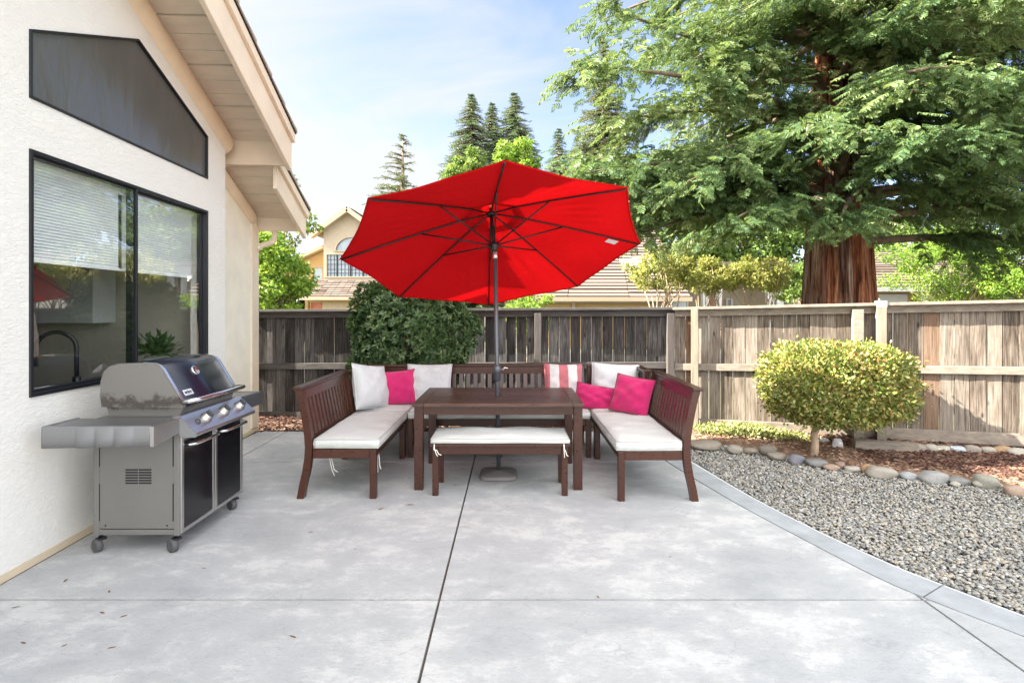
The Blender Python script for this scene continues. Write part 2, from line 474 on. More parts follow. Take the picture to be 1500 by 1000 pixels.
M['leaf_cover'] = leafmat('cover_leaves', [(0, (.16, .20, .06)), (.5, (.30, .32, .12)), (1, (.45, .43, .20))], .3)
M['leaf_pot'] = leafmat('pot_leaves', [(0, (.03, .09, .03)), (1, (.09, .20, .07))], .3)
M['dry_leaf'] = simple('dry_leaf', (.16, .10, .055), .8, var=.3, vs=20)


def rock(name, col):
    t = NT(name); c = t.coord()
    a = t.noise(c, 9, 5, .6); s = t.noise(c, 90, 3)
    col = tuple(x * .66 for x in col)
    t.set(col=t.mix(t.ramp(s, [(.35, .5), (.5, 0.)]), t.mix(a, tuple(x * .8 for x in col), tuple(min(1, x * 1.15) for x in col)), tuple(x * .6 for x in col)), rough=.85, spec=.25)
    t.bump(t.math('ADD', a, t.math('MULTIPLY', s, .3)), .35, .012)
    return t.m


# ------------------------------------------------------------------ camera, sun, sky
cam = bpy.data.cameras.new('camera')
co = bpy.data.objects.new('camera', cam); COL.objects.link(co)
co.location = (0, 0, EYE); co.rotation_euler = (R(90), 0, 0)
cam.sensor_width = 36; cam.lens = 800 / 1500 * 36
cam.shift_y = -48 / 1500
cam.clip_start = .05; cam.clip_end = 3000
SC.camera = co

SUN_TRAVEL = Vector((1.0, .04, -.69)).normalized()
S = -SUN_TRAVEL
sun = bpy.data.lights.new('sun', 'SUN'); so = bpy.data.objects.new('sun', sun); COL.objects.link(so)
so.rotation_euler = SUN_TRAVEL.to_track_quat('-Z', 'Y').to_euler()
so.location = (-20, 0, 20)
sun.energy = 5.0; sun.angle = R(.5); sun.color = (1, .93, .82)

w = bpy.data.worlds.new('World'); SC.world = w; w.use_nodes = True
nt = w.node_tree; bg = nt.nodes['Background']
sky = nt.nodes.new('ShaderNodeTexSky'); sky.sky_type = 'NISHITA'; sky.sun_disc = False
sky.sun_elevation = math.asin(S.z); sky.sun_rotation = math.atan2(S.x, S.y)
sky.altitude = 50; sky.air_density = 1.0; sky.dust_density = .6; sky.ozone_density = 1.5
tc = nt.nodes.new('ShaderNodeTexCoord')
mp = nt.nodes.new('ShaderNodeMapping'); mp.inputs['Scale'].default_value = (1.0, 1.0, 2.6); mp.inputs['Rotation'].default_value = (R(8), R(22), R(20))
nt.links.new(tc.outputs['Generated'], mp.inputs['Vector'])
nz = nt.nodes.new('ShaderNodeTexNoise'); nz.inputs['Scale'].default_value = 1.9; nz.inputs['Detail'].default_value = 7; nz.inputs['Roughness'].default_value = .55; nz.inputs['Distortion'].default_value = .5
nt.links.new(mp.outputs[0], nz.inputs['Vector'])
sp = nt.nodes.new('ShaderNodeSeparateXYZ'); nt.links.new(tc.outputs['Generated'], sp.inputs[0])
ma = nt.nodes.new('ShaderNodeMath'); ma.operation = 'MULTIPLY_ADD'; ma.inputs[1].default_value = -.42
nt.links.new(sp.outputs['X'], ma.inputs[0]); nt.links.new(nz.outputs['Fac'], ma.inputs[2])
cr = nt.nodes.new('ShaderNodeValToRGB'); cr.color_ramp.elements[0].position = .40; cr.color_ramp.elements[1].position = .66
cr.color_ramp.elements[0].color = (.05, .05, .05, 1); cr.color_ramp.elements[1].color = (.92, .92, .92, 1)
mb_ = nt.nodes.new('ShaderNodeMath'); mb_.operation = 'MULTIPLY_ADD'; mb_.inputs[1].default_value = -.30
nt.links.new(sp.outputs['Y'], mb_.inputs[0])
mc_ = nt.nodes.new('ShaderNodeMath'); mc_.operation = 'ADD'; mc_.inputs[1].default_value = .285
nt.links.new(ma.outputs[0], mb_.inputs[2]); nt.links.new(mb_.outputs[0], mc_.inputs[0])
nt.links.new(mc_.outputs[0], cr.inputs[0])
mx = nt.nodes.new('ShaderNodeMix'); mx.data_type = 'RGBA'
ss_ = nt.nodes.new('ShaderNodeVectorMath'); ss_.operation = 'MULTIPLY'; ss_.inputs[1].default_value = (.80, .75, .84)
nt.links.new(sky.outputs[0], ss_.inputs[0])
nt.links.new(cr.outputs[0], mx.inputs[0]); nt.links.new(ss_.outputs[0], mx.inputs[6])
# unseen brighter cloud bank added behind the camera to fill the shaded patio
br_ = nt.nodes.new('ShaderNodeMapRange'); br_.interpolation_type = 'SMOOTHSTEP'
br_.inputs['From Min'].default_value = .45; br_.inputs['From Max'].default_value = -.35
br_.inputs['To Min'].default_value = 2.15; br_.inputs['To Max'].default_value = 10.3
nt.links.new(sp.outputs['Y'], br_.inputs['Value'])
cc_ = nt.nodes.new('ShaderNodeVectorMath'); cc_.operation = 'SCALE'; cc_.inputs[0].default_value = (.985, .99, 1.0)
nt.links.new(br_.outputs[0], cc_.inputs['Scale']); nt.links.new(cc_.outputs[0], mx.inputs[7])
nt.links.new(mx.outputs[2], bg.inputs['Color']); bg.inputs['Strength'].default_value = .068

vs_ = SC.view_settings
vs_.view_transform = 'Standard'; vs_.look = 'None'; vs_.exposure = 2.78; vs_.gamma = 1.0
SC.cycles.max_bounces = 10; SC.cycles.transparent_max_bounces = 16
SC.cycles.use_denoising = True

# ------------------------------------------------------------------ ground, patio, gravel
def poly_sheet(poly, z, name, mat, kind='structure', depth=None):
    m = MB()
    if depth:
        m.prism(poly, lambda a, b, d: Vector((a, b, d)), z - depth, z)
    else:
        tris = tessellate_polygon([[Vector((a, b, 0)) for a, b in poly]])
        m.add([(a, b, z) for a, b in poly], tris)
    return tag(m.build(name, mat), kind=kind)


def cat(pts, n=8):
    """smooth curve through 2-D points"""
    P = [Vector((*p, 0)) for p in pts]; P = [P[0] * 2 - P[1]] + P + [P[-1] * 2 - P[-2]]
    out = []
    for i in range(1, len(P) - 2):
        for k in range(n):
            t = k / n; a, b, c, d = P[i - 1:i + 3]
            q = .5 * ((2 * b) + (c - a) * t + (2 * a - 5 * b + 4 * c - d) * t * t + (3 * b - a - 3 * c + d) * t ** 3)
            out.append((q.x, q.y))
    out.append((P[-2].x, P[-2].y))
    return out


m = MB(); m.add([(-400, -60, -.14), (400, -60, -.14), (400, 900, -.14), (-400, 900, -.14)], [(0, 1, 2, 3)])
tag(m.build('ground', M['ground']), kind='structure')
m = MB(); m.add([(-120, 13.0, -.12), (120, 13.0, -.12), (120, 20.5, -.12), (-120, 20.5, -.12)], [(0, 1, 2, 3)])
tag(m.build('street', M['street']), kind='structure')

OUT = cat([(1.70, 6.95), (1.80, 6.1), (1.86, 5.70), (2.004, 4.674), (2.162, 3.949), (2.343, 3.396), (2.477, 3.115), (2.638, 2.814), (2.82, 2.48), (3.15, 2.05), (3.7, 1.55), (4.6, .95), (6.2, .3)])
INN = cat([(1.46, 6.95), (1.54, 6.1), (1.588, 5.547), (1.792, 4.426), (1.992, 3.638), (2.121, 3.184), (2.225, 2.957), (2.44, 2.602), (2.64, 2.28), (2.97, 1.85), (3.53, 1.35), (4.45, .74), (6.1, .06)])


def wallX(Y): return -2.9 - .0475 * (Y - 3.09)


def clip(poly, a, b, c):
    """keep a*x + b*y <= c"""
    o = []
    for i in range(len(poly)):
        p, q = poly[i], poly[(i + 1) % len(poly)]
        dp, dq = a * p[0] + b * p[1] - c, a * q[0] + b * q[1] - c
        if dp <= 0: o.append(p)
        if dp * dq < 0:
            t = dp / (dp - dq); o.append((p[0] + (q[0] - p[0]) * t, p[1] + (q[1] - p[1]) * t))
    return o


g_ = .007
whole = [(wallX(-3) + .012, -3), (6.1, -3)] + INN[::-1] + [(-3.22, 6.95), (-3.22, 5.80), (wallX(5.8) + .012, 5.79)]
whole = [(x - g_, y) if (x, y) in INN else (x, y) for x, y in whole]
xs = [-9, -.39, 2.205, 9]; ys = [-5, 0.2, 2.93, 5.57, 8]
m = MB()
for i in range(3):
    for j in range(4):
        p = whole
        p = clip(p, -1, 0, -(xs[i] + g_)); p = clip(p, 1, 0, xs[i + 1] - g_) if p else p
        p = clip(p, 0, -1, -(ys[j] + g_)) if p else p; p = clip(p, 0, 1, ys[j + 1] - g_) if p else p
        if len(p) < 3: continue
        parts = [p]
        if i == 0 and j >= 3:   # joint running beside the house
            parts = [clip(p, 1, 0, -2.86 - g_), clip(p, -1, 0, 2.86 - g_)]
        for q in parts:
            if len(q) < 3: continue
            tris = tessellate_polygon([[Vector((a, b, 0)) for a, b in q]])
            n = len(q)
            m.add([(a, b, 0) for a, b in q], tris)
            m.add([(a, b, 0) for a, b in q] + [(a, b, -.09) for a, b in q], [(k, (k + 1) % n, n + (k + 1) % n, n + k) for k in range(n)])
tag(m.build('patio', M['concrete']), kind='structure')
poly_sheet([(-3.2, -3), (6.0, -3)] + INN[::-1][2:] + [(-3.2, 6.9)], -.022, 'patio_joint_fill', M['joint'])

# raised-edge border band, in sections
m = MB()
cut = [i for i, p in enumerate(OUT) if abs(p[1] - 3.115) < 1e-4][0]
for a, b in ((0, cut), (cut, len(OUT) - 1)):
    idx = list(range(a, b + 1))
    prof = [(0.02, -.09), (0.02, .0), (.80, .0), (.89, -.005), (.96, -.016), (1, -.04), (1, -.12)]
    vs = []
    for i in idx:
        I = Vector((*INN[i], 0)); O = Vector((*OUT[i], 0)); d = (O - I)
        tg = Vector((OUT[min(i + 1, len(OUT) - 1)][0] - OUT[max(i - 1, 0)][0], OUT[min(i + 1, len(OUT) - 1)][1] - OUT[max(i - 1, 0)][1], 0)).normalized()
        e = tg * .005 if (i == a and a > 0) else (-tg * .005 if (i == b and a == 0) else Vector())
        vs += [I + d * k + Vector((0, 0, z)) + e for k, z in prof]
    K = len(prof); n = len(idx)
    fs = [(i * K + k, i * K + k + 1, (i + 1) * K + k + 1, (i + 1) * K + k) for i in range(n - 1) for k in range(K - 1)]
    m.add(vs, fs, False); b0 = len(m.v) - len(vs)
    m.f += [tuple(b0 + k for k in range(K)), tuple(b0 + (n - 1) * K + k for k in range(K))]; m.sm += [False, False]
bo = tag(m.build('patio_border', M['border']), kind='structure')
M['border_edge'] = simple('border_worn_edge', (.60, .61, .60), .85, var=.2, vs=14, bump=.5, bs=40)
bo.data.materials.append(M['border_edge'])
for p_ in bo.data.polygons:
    c_ = p_.center
    if len(p_.vertices) == 4 and p_.normal.z > .15 and p_.area > 0 and p_.normal.z < .995: p_.material_index = 1

# fence line frames
FA, FB = Vector((-3.75, 7.76, 0)), Vector((2.12, 7.09, 0))          # left run
GA = Vector((2.10, 7.04, 0)); GE = Vector((.940, -.341, 0)); GN = Vector((-.341, -.940, 0))


def gfence(t, n=0.0, z=0.0): return GA + GE * t + GN * n + Vector((0, 0, z))


def bed_z(x, y):
    d = (Vector((x, y, 0)) - GA).dot(GN) if x > 1.9 else (7.35 - y)
    return .085 - .075 * min(max(d, 0), 1.15) / 1.15


def on_bed(u, v):
    Y = 6.0
    for _ in range(30):
        X = (u - 750) / 800 * Y
        Y = 800 * (EYE - bed_z(X, Y)) / (v - 452)
    return Vector(((u - 750) / 800 * Y, Y, bed_z((u - 750) / 800 * Y, Y)))


BORD = [(1.72, 6.85), (2.12, 6.42), (2.45, 6.25), (2.80, 6.05), (3.03, 5.75), (3.24, 5.47), (3.47, 5.29), (3.75, 5.14), (3.93, 5.05), (4.34, 4.93), (4.42, 4.75), (5.2, 4.3), (7, 3.4), (9, 2.4)]
gpoly = OUT[3:] + [(9, .3), (9, 2.3)] + BORD[::-1][1:]
poly_sheet(gpoly, -.035, 'gravel_bed', M['gravel_bed'])
# bed soil as one rising sheet
m = MB()
NX, NY = 40, 10
pts = []
for i in range(NX + 1):
    f = i / NX * (len(BORD) - 1); k = min(int(f), len(BORD) - 2); fr_ = f - k
    bx = BORD[k][0] + (BORD[k + 1][0] - BORD[k][0]) * fr_; by = BORD[k][1] + (BORD[k + 1][1] - BORD[k][1]) * fr_
    tt = (Vector((bx, by, 0)) - GA).dot(GE); P = gfence(tt, -.3); 
    for j in range(NY + 1):
        q = j / NY; x = bx + (P.x - bx) * q; y = by + (P.y - by) * q
        pts.append((x, y, -.06 if j == 0 else bed_z(x, y) - .012 + .012 * random.random()))
m.add(pts, [(i * (NY + 1) + j, (i + 1) * (NY + 1) + j, (i + 1) * (NY + 1) + j + 1, i * (NY + 1) + j + 1) for i in range(NX) for j in range(NY)], True)
m.add([(-3.9, 6.94, -.03), (1.9, 6.94, -.03), (2.2, 7.5, .03), (-3.9, 8.1, .03)], [(0, 1, 2, 3)])
tag(m.build('soil', M['soil']), kind='structure')


def inside(poly, x, y):
    c = np.zeros(len(x), bool); n = len(poly)
    for i in range(n):
        x1, y1 = poly[i]; x2, y2 = poly[(i + 1) % n]
        if y1 == y2: continue
        c ^= ((y1 > y) != (y2 > y)) & (x < (x2 - x1) * (y - y1) / (y2 - y1) + x1)
    return c


def ico(sub):
    bm = bmesh.new(); bmesh.ops.create_icosphere(bm, subdivisions=sub, radius=1)
    V = np.array([v.co[:] for v in bm.verts]); F = np.array([[v.index for v in f.verts] for f in bm.faces]); bm.free()
    return V, F


def rot_z(n, tilt=.35):
    a = RNG.uniform(0, 2 * math.pi, n)
    f = np.stack([np.cos(a), np.sin(a), RNG.uniform(-tilt, tilt, n)], 1)
    up = np.stack([RNG.uniform(-tilt, tilt, n), RNG.uniform(-tilt, tilt, n), np.ones(n)], 1)
    return frames(f, up)


n = 140000
x = RNG.uniform(1.6, 6.5, n); y = RNG.uniform(1.2, 6.8, n)
ok = inside(gpoly, x, y) & (x < y * 1.02 + .55)
x, y = x[ok], y[ok]
keep = RNG.random(len(x)) < .82
x, y = x[keep], y[keep]
Vs, Fs, off = [], [], 0
for near in (True, False):
    sel = (y < 4.3) if near else (y >= 4.3)
    xx, yy = x[sel], y[sel]; k = len(xx)
    sz = RNG.uniform(.0068, .0122, k) * np.where(RNG.random(k) < .08, 1.35, 1)
    T = np.stack([xx, yy, -.026 + RNG.uniform(0, .022, k)], 1)
    Sx = np.stack([sz * RNG.uniform(.9, 1.35, k), sz, sz * RNG.uniform(.5, .8, k)], 1)
    tv, tf = ico(2 if near else 1)
    V, F, _ = scatter(tv, tf, T, rot_z(k), Sx)
    Vs.append(V); Fs.append(F + off); off += len(V)
tag(np_mesh('gravel', M['pebble'], np.concatenate(Vs), np.concatenate(Fs), smooth=True), kind='stuff')

# bark mulch
tv = np.array([(-1, -1, 0), (1, -.7, 0), (1.1, .8, 0), (-.9, 1, 0), (-.8, -.8, 1), (.9, -.6, 1), (.8, .7, 1), (-1, .7, 1)], float)
tf = np.array([(0, 3, 2, 1), (4, 5, 6, 7), (0, 1, 5, 4), (1, 2, 6, 5), (2, 3, 7, 6), (3, 0, 4, 7)])
bedpoly = BORD + [tuple(gfence(t_, -.2)[:2]) for t_ in (8, 6, 4, 2, 0.2, -.3)]


def mulch(name, mat, x, y, s0, s1):
    k = len(x)
    z = np.array([bed_z(a, b) for a, b in zip(x, y)]) + RNG.uniform(-.006, .014, k)
    L = RNG.uniform(s0, s1, k)
    S_ = np.stack([L, L * RNG.uniform(.22, .5, k), np.full(k, .005)], 1)
    V, F, _ = scatter(tv, tf, np.stack([x, y, z], 1), rot_z(k, .4), S_)
    tag(np_mesh(name, mat, V, F), kind='stuff')


n = 30000
x = RNG.uniform(1.6, 7, n); y = RNG.uniform(3.2, 7.6, n)
ok = inside(bedpoly, x, y); x, y = x[ok], y[ok]
nz_ = np.sin(x * 4.1 + y * 2) * .12 + np.sin(x * 9 - y * 7) * .06
red = (x + nz_ > 3.75) & ((y + .42 * x) < 8.05 + nz_) & ((y + .44 * x) > 6.92 + nz_)  # patch holds fresh red mulch and the shrub's painted-in shade
mulch('shaded_red_mulch', M['chip_red'], x[red], y[red], .014, .034)
tan = ~red & (RNG.random(len(x)) < .6)
mulch('old_mulch', M['chip_tan'], x[tan], y[tan], .010, .026)
n = 5200
x = RNG.uniform(-3.7, 1.9, n); y = RNG.uniform(6.9, 7.7, n)
k = len(x); L = RNG.uniform(.014, .034, k)
V, F, _ = scatter(tv, tf, np.stack([x, y, -.03 + .06 * (y - 6.9) / .6 + RNG.uniform(0, .03, k)], 1), rot_z(k, .5), np.stack([L, L * .35, np.full(k, .005)], 1))
tag(np_mesh('bark_mulch', M['chip_red'], V, F), kind='stuff')

# ------------------------------------------------------------------ border stones
def stone(name, u, v, wpx, hpx, col, label, cat='stone', group='river stones edging the gravel', seed=0, flat=1.0):
    P = on_bed(u, v)
    Y = P.y; sc = Y / 800
    rx = wpx / 2 * sc * .90; rz = hpx * sc * .60; ry = max(rx * .62, .03)
    bm = bmesh.new(); bmesh.ops.create_icosphere(bm, subdivisions=4, radius=1)
    rs = random.Random(seed); ph = [rs.uniform(0, 6.28) for _ in range(6)]
    for vt in bm.verts:
        p = vt.co
        k = 1 + .08 * math.sin(2.1 * p.x + ph[0]) + .07 * math.sin(2.7 * p.y + ph[1]) + .05 * math.sin(4.3 * p.z + 3 * p.x + ph[2])
        e = lambda c: math.copysign(abs(c) ** .82, c)
        vt.co = Vector((e(p.x) * rx * k, e(p.y) * ry * k, e(p.z) * rz * k))
    me = bpy.data.meshes.new(name); bm.to_mesh(me); bm.free()
    me.polygons.foreach_set('use_smooth', [True] * len(me.polygons))
    key = 'rock%d' % hash(col)
    if key not in M: M[key] = rock('river_rock', col)
    me.materials.append(M[key])
    o = bpy.data.objects.new(name, me); COL.objects.link(o)
    o.location = (P.x, P.y + ry * .7, P.z + rz * .28)
    o.rotation_euler = (rs.uniform(-.08, .08), rs.uniform(-.1, .1), rs.uniform(-.35, .1))
    return tag(o, label, cat, group)


TAN, BEI, GRY, PUR, PCH, CRM, ORG, PAL = (.36, .31, .25), (.43, .39, .32), (.28, .275, .26), (.26, .25, .27), (.45, .33, .25), (.5, .46, .38), (.46, .30, .17), (.42, .43, .43)
ST = [(1036, 656, 52, 11, TAN, 'long flat tan river stone beside the right bench, first of the gravel edge'),
      (1078, 661, 26, 10, BEI, 'small beige stone right of the long flat tan stone behind the bench'),
      (1101, 662, 22, 7, TAN, 'low tan pebble stone touching the left side of the brown dome stone'),
      (1127, 663, 30, 13, (.27, .235, .19), 'brown grey dome shaped stone on the gravel edge in front of the green groundcover'),
      (1141, 671, 30, 8, TAN, 'flat tan stone just below the brown dome stone'),
      (1170, 677, 27, 15, PUR, 'rounded purple grey stone left of the small tree trunk'),
      (1200, 682, 34, 12, GRY, 'flat mottled grey stone in front of the small tree trunk'),
      (1221, 687, 24, 7, PCH, 'thin peach coloured stone right of the mottled grey stone'),
      (1233, 684, 17, 9, (.36, .26, .21), 'small pinkish brown stone tucked behind the thin peach stone'),
      (1252, 689, 24, 7, CRM, 'low cream stone left of the round orange stone'),
      (1273, 690, 18, 13, ORG, 'round orange stone on the gravel edge'),
      (1298, 697, 48, 15, BEI, 'large beige loaf shaped stone right of the round orange stone'),
      (1335, 700, 27, 10, PAL, 'pale bluish flat stone between the beige loaf stone and the big light grey stone'),
      (1373, 705, 46, 16, (.38, .375, .35), 'big light grey stone sloping down to its right on the gravel edge'),
      (1407, 707, 32, 9, GRY, 'dark grey broken flat stone left of the egg shaped boulder'),
      (1402, 711, 14, 6, CRM, 'tiny cream stone in front of the dark grey broken stone'),
      (1437, 711, 18, 7, BEI, 'tiny beige stone at the left foot of the egg shaped boulder'),
      (1452, 712, 38, 21, (.37, .35, .29), 'tall egg shaped greenish tan boulder, biggest stone of the gravel edge'),
      (1489, 723, 30, 15, PCH, 'rough peach tan stone at the right end of the gravel edge')]
for i, (u, v, w_, h_, c_, lb) in enumerate(ST): stone('river_stone', u, v, w_, h_, c_, lb, seed=i)
ST2 = [(1350, 660, 24, 13, TAN, 'brown tan stone right of the weathered timber offcut against the fence'),
       (1367, 660, 22, 11, BEI, 'squat beige stone second from the timber offcut along the fence foot'),
       (1384, 660, 28, 8, CRM, 'flat cream stone left of the bluish white stone at the fence foot'),
       (1405, 661, 24, 10, (.50, .54, .56), 'bluish white stone leaning on the fence foot'),
       (1428, 662, 25, 12, TAN, 'rounded tan stone right of the bluish white stone at the fence foot'),
       (1450, 662, 23, 9, BEI, 'small beige stone between two tan stones at the fence foot'),
       (1473, 663, 25, 12, ORG, 'orange tan stone second from the right at the fence foot'),
       (1495, 666, 28, 11, CRM, 'pale cream stone rightmost at the fence foot')]
for i, (u, v, w_, h_, c_, lb) in enumerate(ST2): stone('river_stone', u, v, w_, h_, c_, lb, group='stones along the fence foot', seed=40 + i)
stone('white_rock', 1206, 647, 22, 9, (.66, .62, .55), 'low white rock right behind the small tree trunk', 'rock', 'white rocks in the mulch bed', 61)
stone('white_rock', 1228, 655, 15, 17, (.72, .70, .68), 'upright white rock standing in the mulch right of the small tree trunk', 'rock', 'white rocks in the mulch bed', 62)
stone('white_rock', 1056, 633, 13, 7, (.66, .62, .58), 'small white rock at the left end of the green groundcover', 'rock', 'white rocks in the mulch bed', 63)
P = on_bed(1300, 660)
m = MB(); MM = Matrix.Translation(P) @ Matrix.Rotation(R(-17), 4, 'Z')
m.box(-.30, .29, .0, .13, -.02, .085, MM)
tag(m.build('timber_offcut', M['rail_light'], origin=P, bevel=.008), 'weathered grey timber offcut lying in the mulch under the round shrub', 'timber')

# ------------------------------------------------------------------ fences
def jig(a): return random.uniform(-a, a)


def fence_run(root, A, D, Nn, L, top0, top1, bot0, bot1, bw, mats, cap_over=.05, rail0=.78, rail1=.8, th=.018, holes=.0):
    """boards, mid rail, kick board and cap of a run along D from A; Nn faces the patio"""
    board, rail, capm = mats
    Zf = lambda t, a, b: a + (b - a) * t / L
    m = MB(); t = 0.0
    while t < L - .02:
        wd = min(bw + jig(.006), L - t)
        if t + wd > L - .03: wd = L - t
        gp = random.uniform(.003, .011); y0 = jig(.004); tw = jig(.006)
        zt = Zf(t, top0, top1) - .035; zb = Zf(t, bot0, bot1) + jig(.008); sk = jig(.003)
        pts = []
        for (tt, zz, off) in ((t + sk, zb, y0 + tw), (t + wd - gp + sk, zb, y0 - tw), (t + wd - gp, zt, y0 - tw), (t, zt, y0 + tw)):
            pts.append(A + D * tt + Nn * off + Vector((0, 0, zz)))
        back = [p - Nn * th for p in pts]
        m.add(pts + back, [(0, 1, 2, 3), (7, 6, 5, 4), (0, 4, 5, 1), (1, 5, 6, 2), (2, 6, 7, 3), (3, 7, 4, 0)])
        t += wd
    m.build('board_panel', board, root)
    q = lambda t, n, z: A + D * t + Nn * n + Vector((0, 0, z))
    m = MB()
    m.bar(q(0, .026, rail0), q(L, .026, rail1), .038, .085)
    m.build('rail', rail, root, bevel=.004)
    m = MB(); m.bar(q(0, .026, bot0 + .055), q(L, .026, bot1 + .055), .034, .13)
    m.build('kick_board', rail, root, bevel=.004)
    m = MB(); m.bar(q(0, .027, top0 - .075), q(L, .027, top1 - .075), .034, .085)
    m.build('top_rail', capm, root, bevel=.003)
    m = MB(); m.bar(q(-.02, .035, top0 - .016), q(L + .01, .035, top1 - .016), .19, .034)
    m.build('cap', capm, root, bevel=.004)


D1 = (FB - FA); L1 = D1.length; D1.normalize(); N1 = Vector((D1.y, -D1.x, 0))
fr1 = thing('wooden_fence', 'dark weathered grey board fence running behind the benches and the big bush', 'fence', FA)
fence_run(fr1, FA, D1, N1, L1, 1.545, 1.58, -.01, .03, .142, (M['fence_dark'], M['rail_dark'], M['rail_dark']), rail0=.745, rail1=.83)
for t_ in (.1, 2.0, 4.13, 5.83):
    m = MB(); p = FA + D1 * t_ + N1 * .092
    m.box(-.045, .045, -.045, .045, 0, 1.50, Matrix.Translation(p) @ Matrix.Rotation(math.atan2(D1.y, D1.x), 4, 'Z'))
    m.build('post', M['fence_post_dark'], fr1, bevel=.005)
fr2 = thing('wooden_fence', 'sunlit tan board fence behind the round shrub, with pale posts', 'fence', GA)
LG = 9.0
zt = lambda t: 1.575 + .0225 * t
fence_run(fr2, GA, GE, GN, LG, zt(0), zt(LG), .045, .045 + .018 * LG, .142, (M['fence_light'], M['rail_light'], M['rail_light']), rail0=.815, rail1=.815 + .024 * LG)
ang = math.atan2(GE.y, GE.x)
for t_, wd, mat, hz in ((.245, .088, 'fence_post', .0), (2.016, .105, 'fence_post_dark', -.06), (2.245, .095, 'fence_post', .02), (4.55, .09, 'fence_post', 0), (6.9, .09, 'fence_post', 0)):
    m = MB(); p = gfence(t_, .045 + wd / 2)
    m.box(-wd / 2, wd / 2, -wd / 2, wd / 2, .0, zt(t_) + hz - .01, Matrix.Translation(p) @ Matrix.Rotation(ang, 4, 'Z'))
    po = m.build('post', M['fence_post' if mat == 'fence_post' else 'rail_light'], fr2, bevel=.005)
    if hz > 0:
        m = MB(); m.box(-.05, .05, -.05, .05, zt(t_) - .055, zt(t_) + .024, Matrix.Translation(p) @ Matrix.Rotation(ang, 4, 'Z'))
        m.build('post_cap', M['post_metal'], po, bevel=.003)

# ------------------------------------------------------------------ house
HB = Vector((-3.027, 5.766, 0)); HS = Vector((.0474, -.9989, 0)); HN = Vector((.9989, .0474, 0))


def H(s, n, z): return HB + HS * s + HN * n + Vector((0, 0, z))


house = thing('house', 'cream stucco house with kitchen window and tan eaves along the left of the patio', 'house', HB)


def holed(name, outer, holes, fn, d0, d1, mat, parent):
    """flat wall with openings: outlines in 2-D, fn(a, b, d) places a point at depth d"""
    loops = [outer] + holes
    flat = [p for l in loops for p in l]
    tris = tessellate_polygon([[Vector((a, b, 0)) for a, b in l] for l in loops])
    m = MB(); n = len(flat)
    vs = [fn(a, b, d0) for a, b in flat] + [fn(a, b, d1) for a, b in flat]
    fs = [tuple(t) for t in tris] + [tuple(n + i for i in t[::-1]) for t in tris]
    b = 0
    for l in loops:
        k = len(l)
        fs += [(b + i, b + (i + 1) % k, n + b + (i + 1) % k, n + b + i) for i in range(k)]
        b += k
    m.add(vs, fs)
    return m.build(name, mat, parent)


SOF = lambda s: 3.40 + .44 * (s + .2)          # soffit height over the front gable
RIDGE = 3.7
soff = lambda s: SOF(s) if s <= RIDGE else SOF(2 * RIDGE - s)
WIN = [(.374, 1.024), (2.48, 1.024), (2.48, 2.524), (.374, 2.524)]
UP = [(.374, 2.837), (2.48, 2.83), (2.48, 3.243), (1.45, 3.69), (.374, 3.258)]
outer = [(0, .05), (2 * RIDGE, .05), (2 * RIDGE, soff(2 * RIDGE)), (RIDGE, soff(RIDGE)), (0, soff(0))]
wall1 = holed('wall', outer, [WIN, UP], lambda a, b, d: H(a, d, b), 0, -.16, M['stucco'], house)
m = MB(); m.box(0, 1, 0, 1, 0, 1)
m = MB()
m.add([H(0, .004, .0), H(7.4, .004, .0), H(7.4, .004, .05), H(0, .004, .05), H(0, -.1, 0), H(7.4, -.1, 0), H(7.4, -.1, .05), H(0, -.1, .05)], [(0, 1, 2, 3), (3, 2, 6, 7), (4, 5, 1, 0), (0, 3, 7, 4), (1, 5, 6, 2)])
m.build('weep_screed', M['trim_tan'], house)
# return wall at the corner, set-back side wall, back walls (closing the body)
m = MB()
pr = lambda a, b, d: H(a, b, d)
m.prism([(0, -.002), (0, -9), (-.001 - .0, -9), (-.16, -9), (-.16, -.002)], pr, .05, 3.2) if False else None
m.box(0, 1, 0, 1, 0, 1) if False else None


def hbox(m, s0, s1, n0, n1, z0, z1):
    vs = [H(s, n, z) for z in (z0, z1) for n in (n0, n1) for s in (s0, s1)]
    return m.add(vs, [(0, 2, 3, 1), (4, 5, 7, 6), (0, 1, 5, 4), (2, 6, 7, 3), (0, 4, 6, 2), (1, 3, 7, 5)])


hbox(m, -.003, .15, -9, -.003, .05, 3.36)
m.build('wall', M['stucco_side'], house)
m = MB(); hbox(m, -1.245, -.003, -9, -.185, .05, 2.62)
# the set-back wall rises to its own sloping soffit
m.prism([(-1.245, 2.62), (-.003, 2.62), (-.003, 3.2), (-1.245, 2.72)], lambda a, b, d: H(a, d, b), -9, -.185)
m.build('side_wall', M['stucco_side'], house)
m = MB(); hbox(m, -1.262, -1.06, -.20, -.165, .06, 2.62)
m.build('corner_trim', M['cream_paint'], house, bevel=.004)
m = MB(); hbox(m, -1.262, -.003, -.23, -.17, .0, .05); m.build('weep_screed', M['trim_tan'], house)
m = MB(); hbox(m, .16, 7.4, -9, -8.85, .05, 3.36); hbox(m, 7.25, 7.4, -8.85, -.16, .05, 3.36)
m.build('back_wall', M['stucco_side'], house)


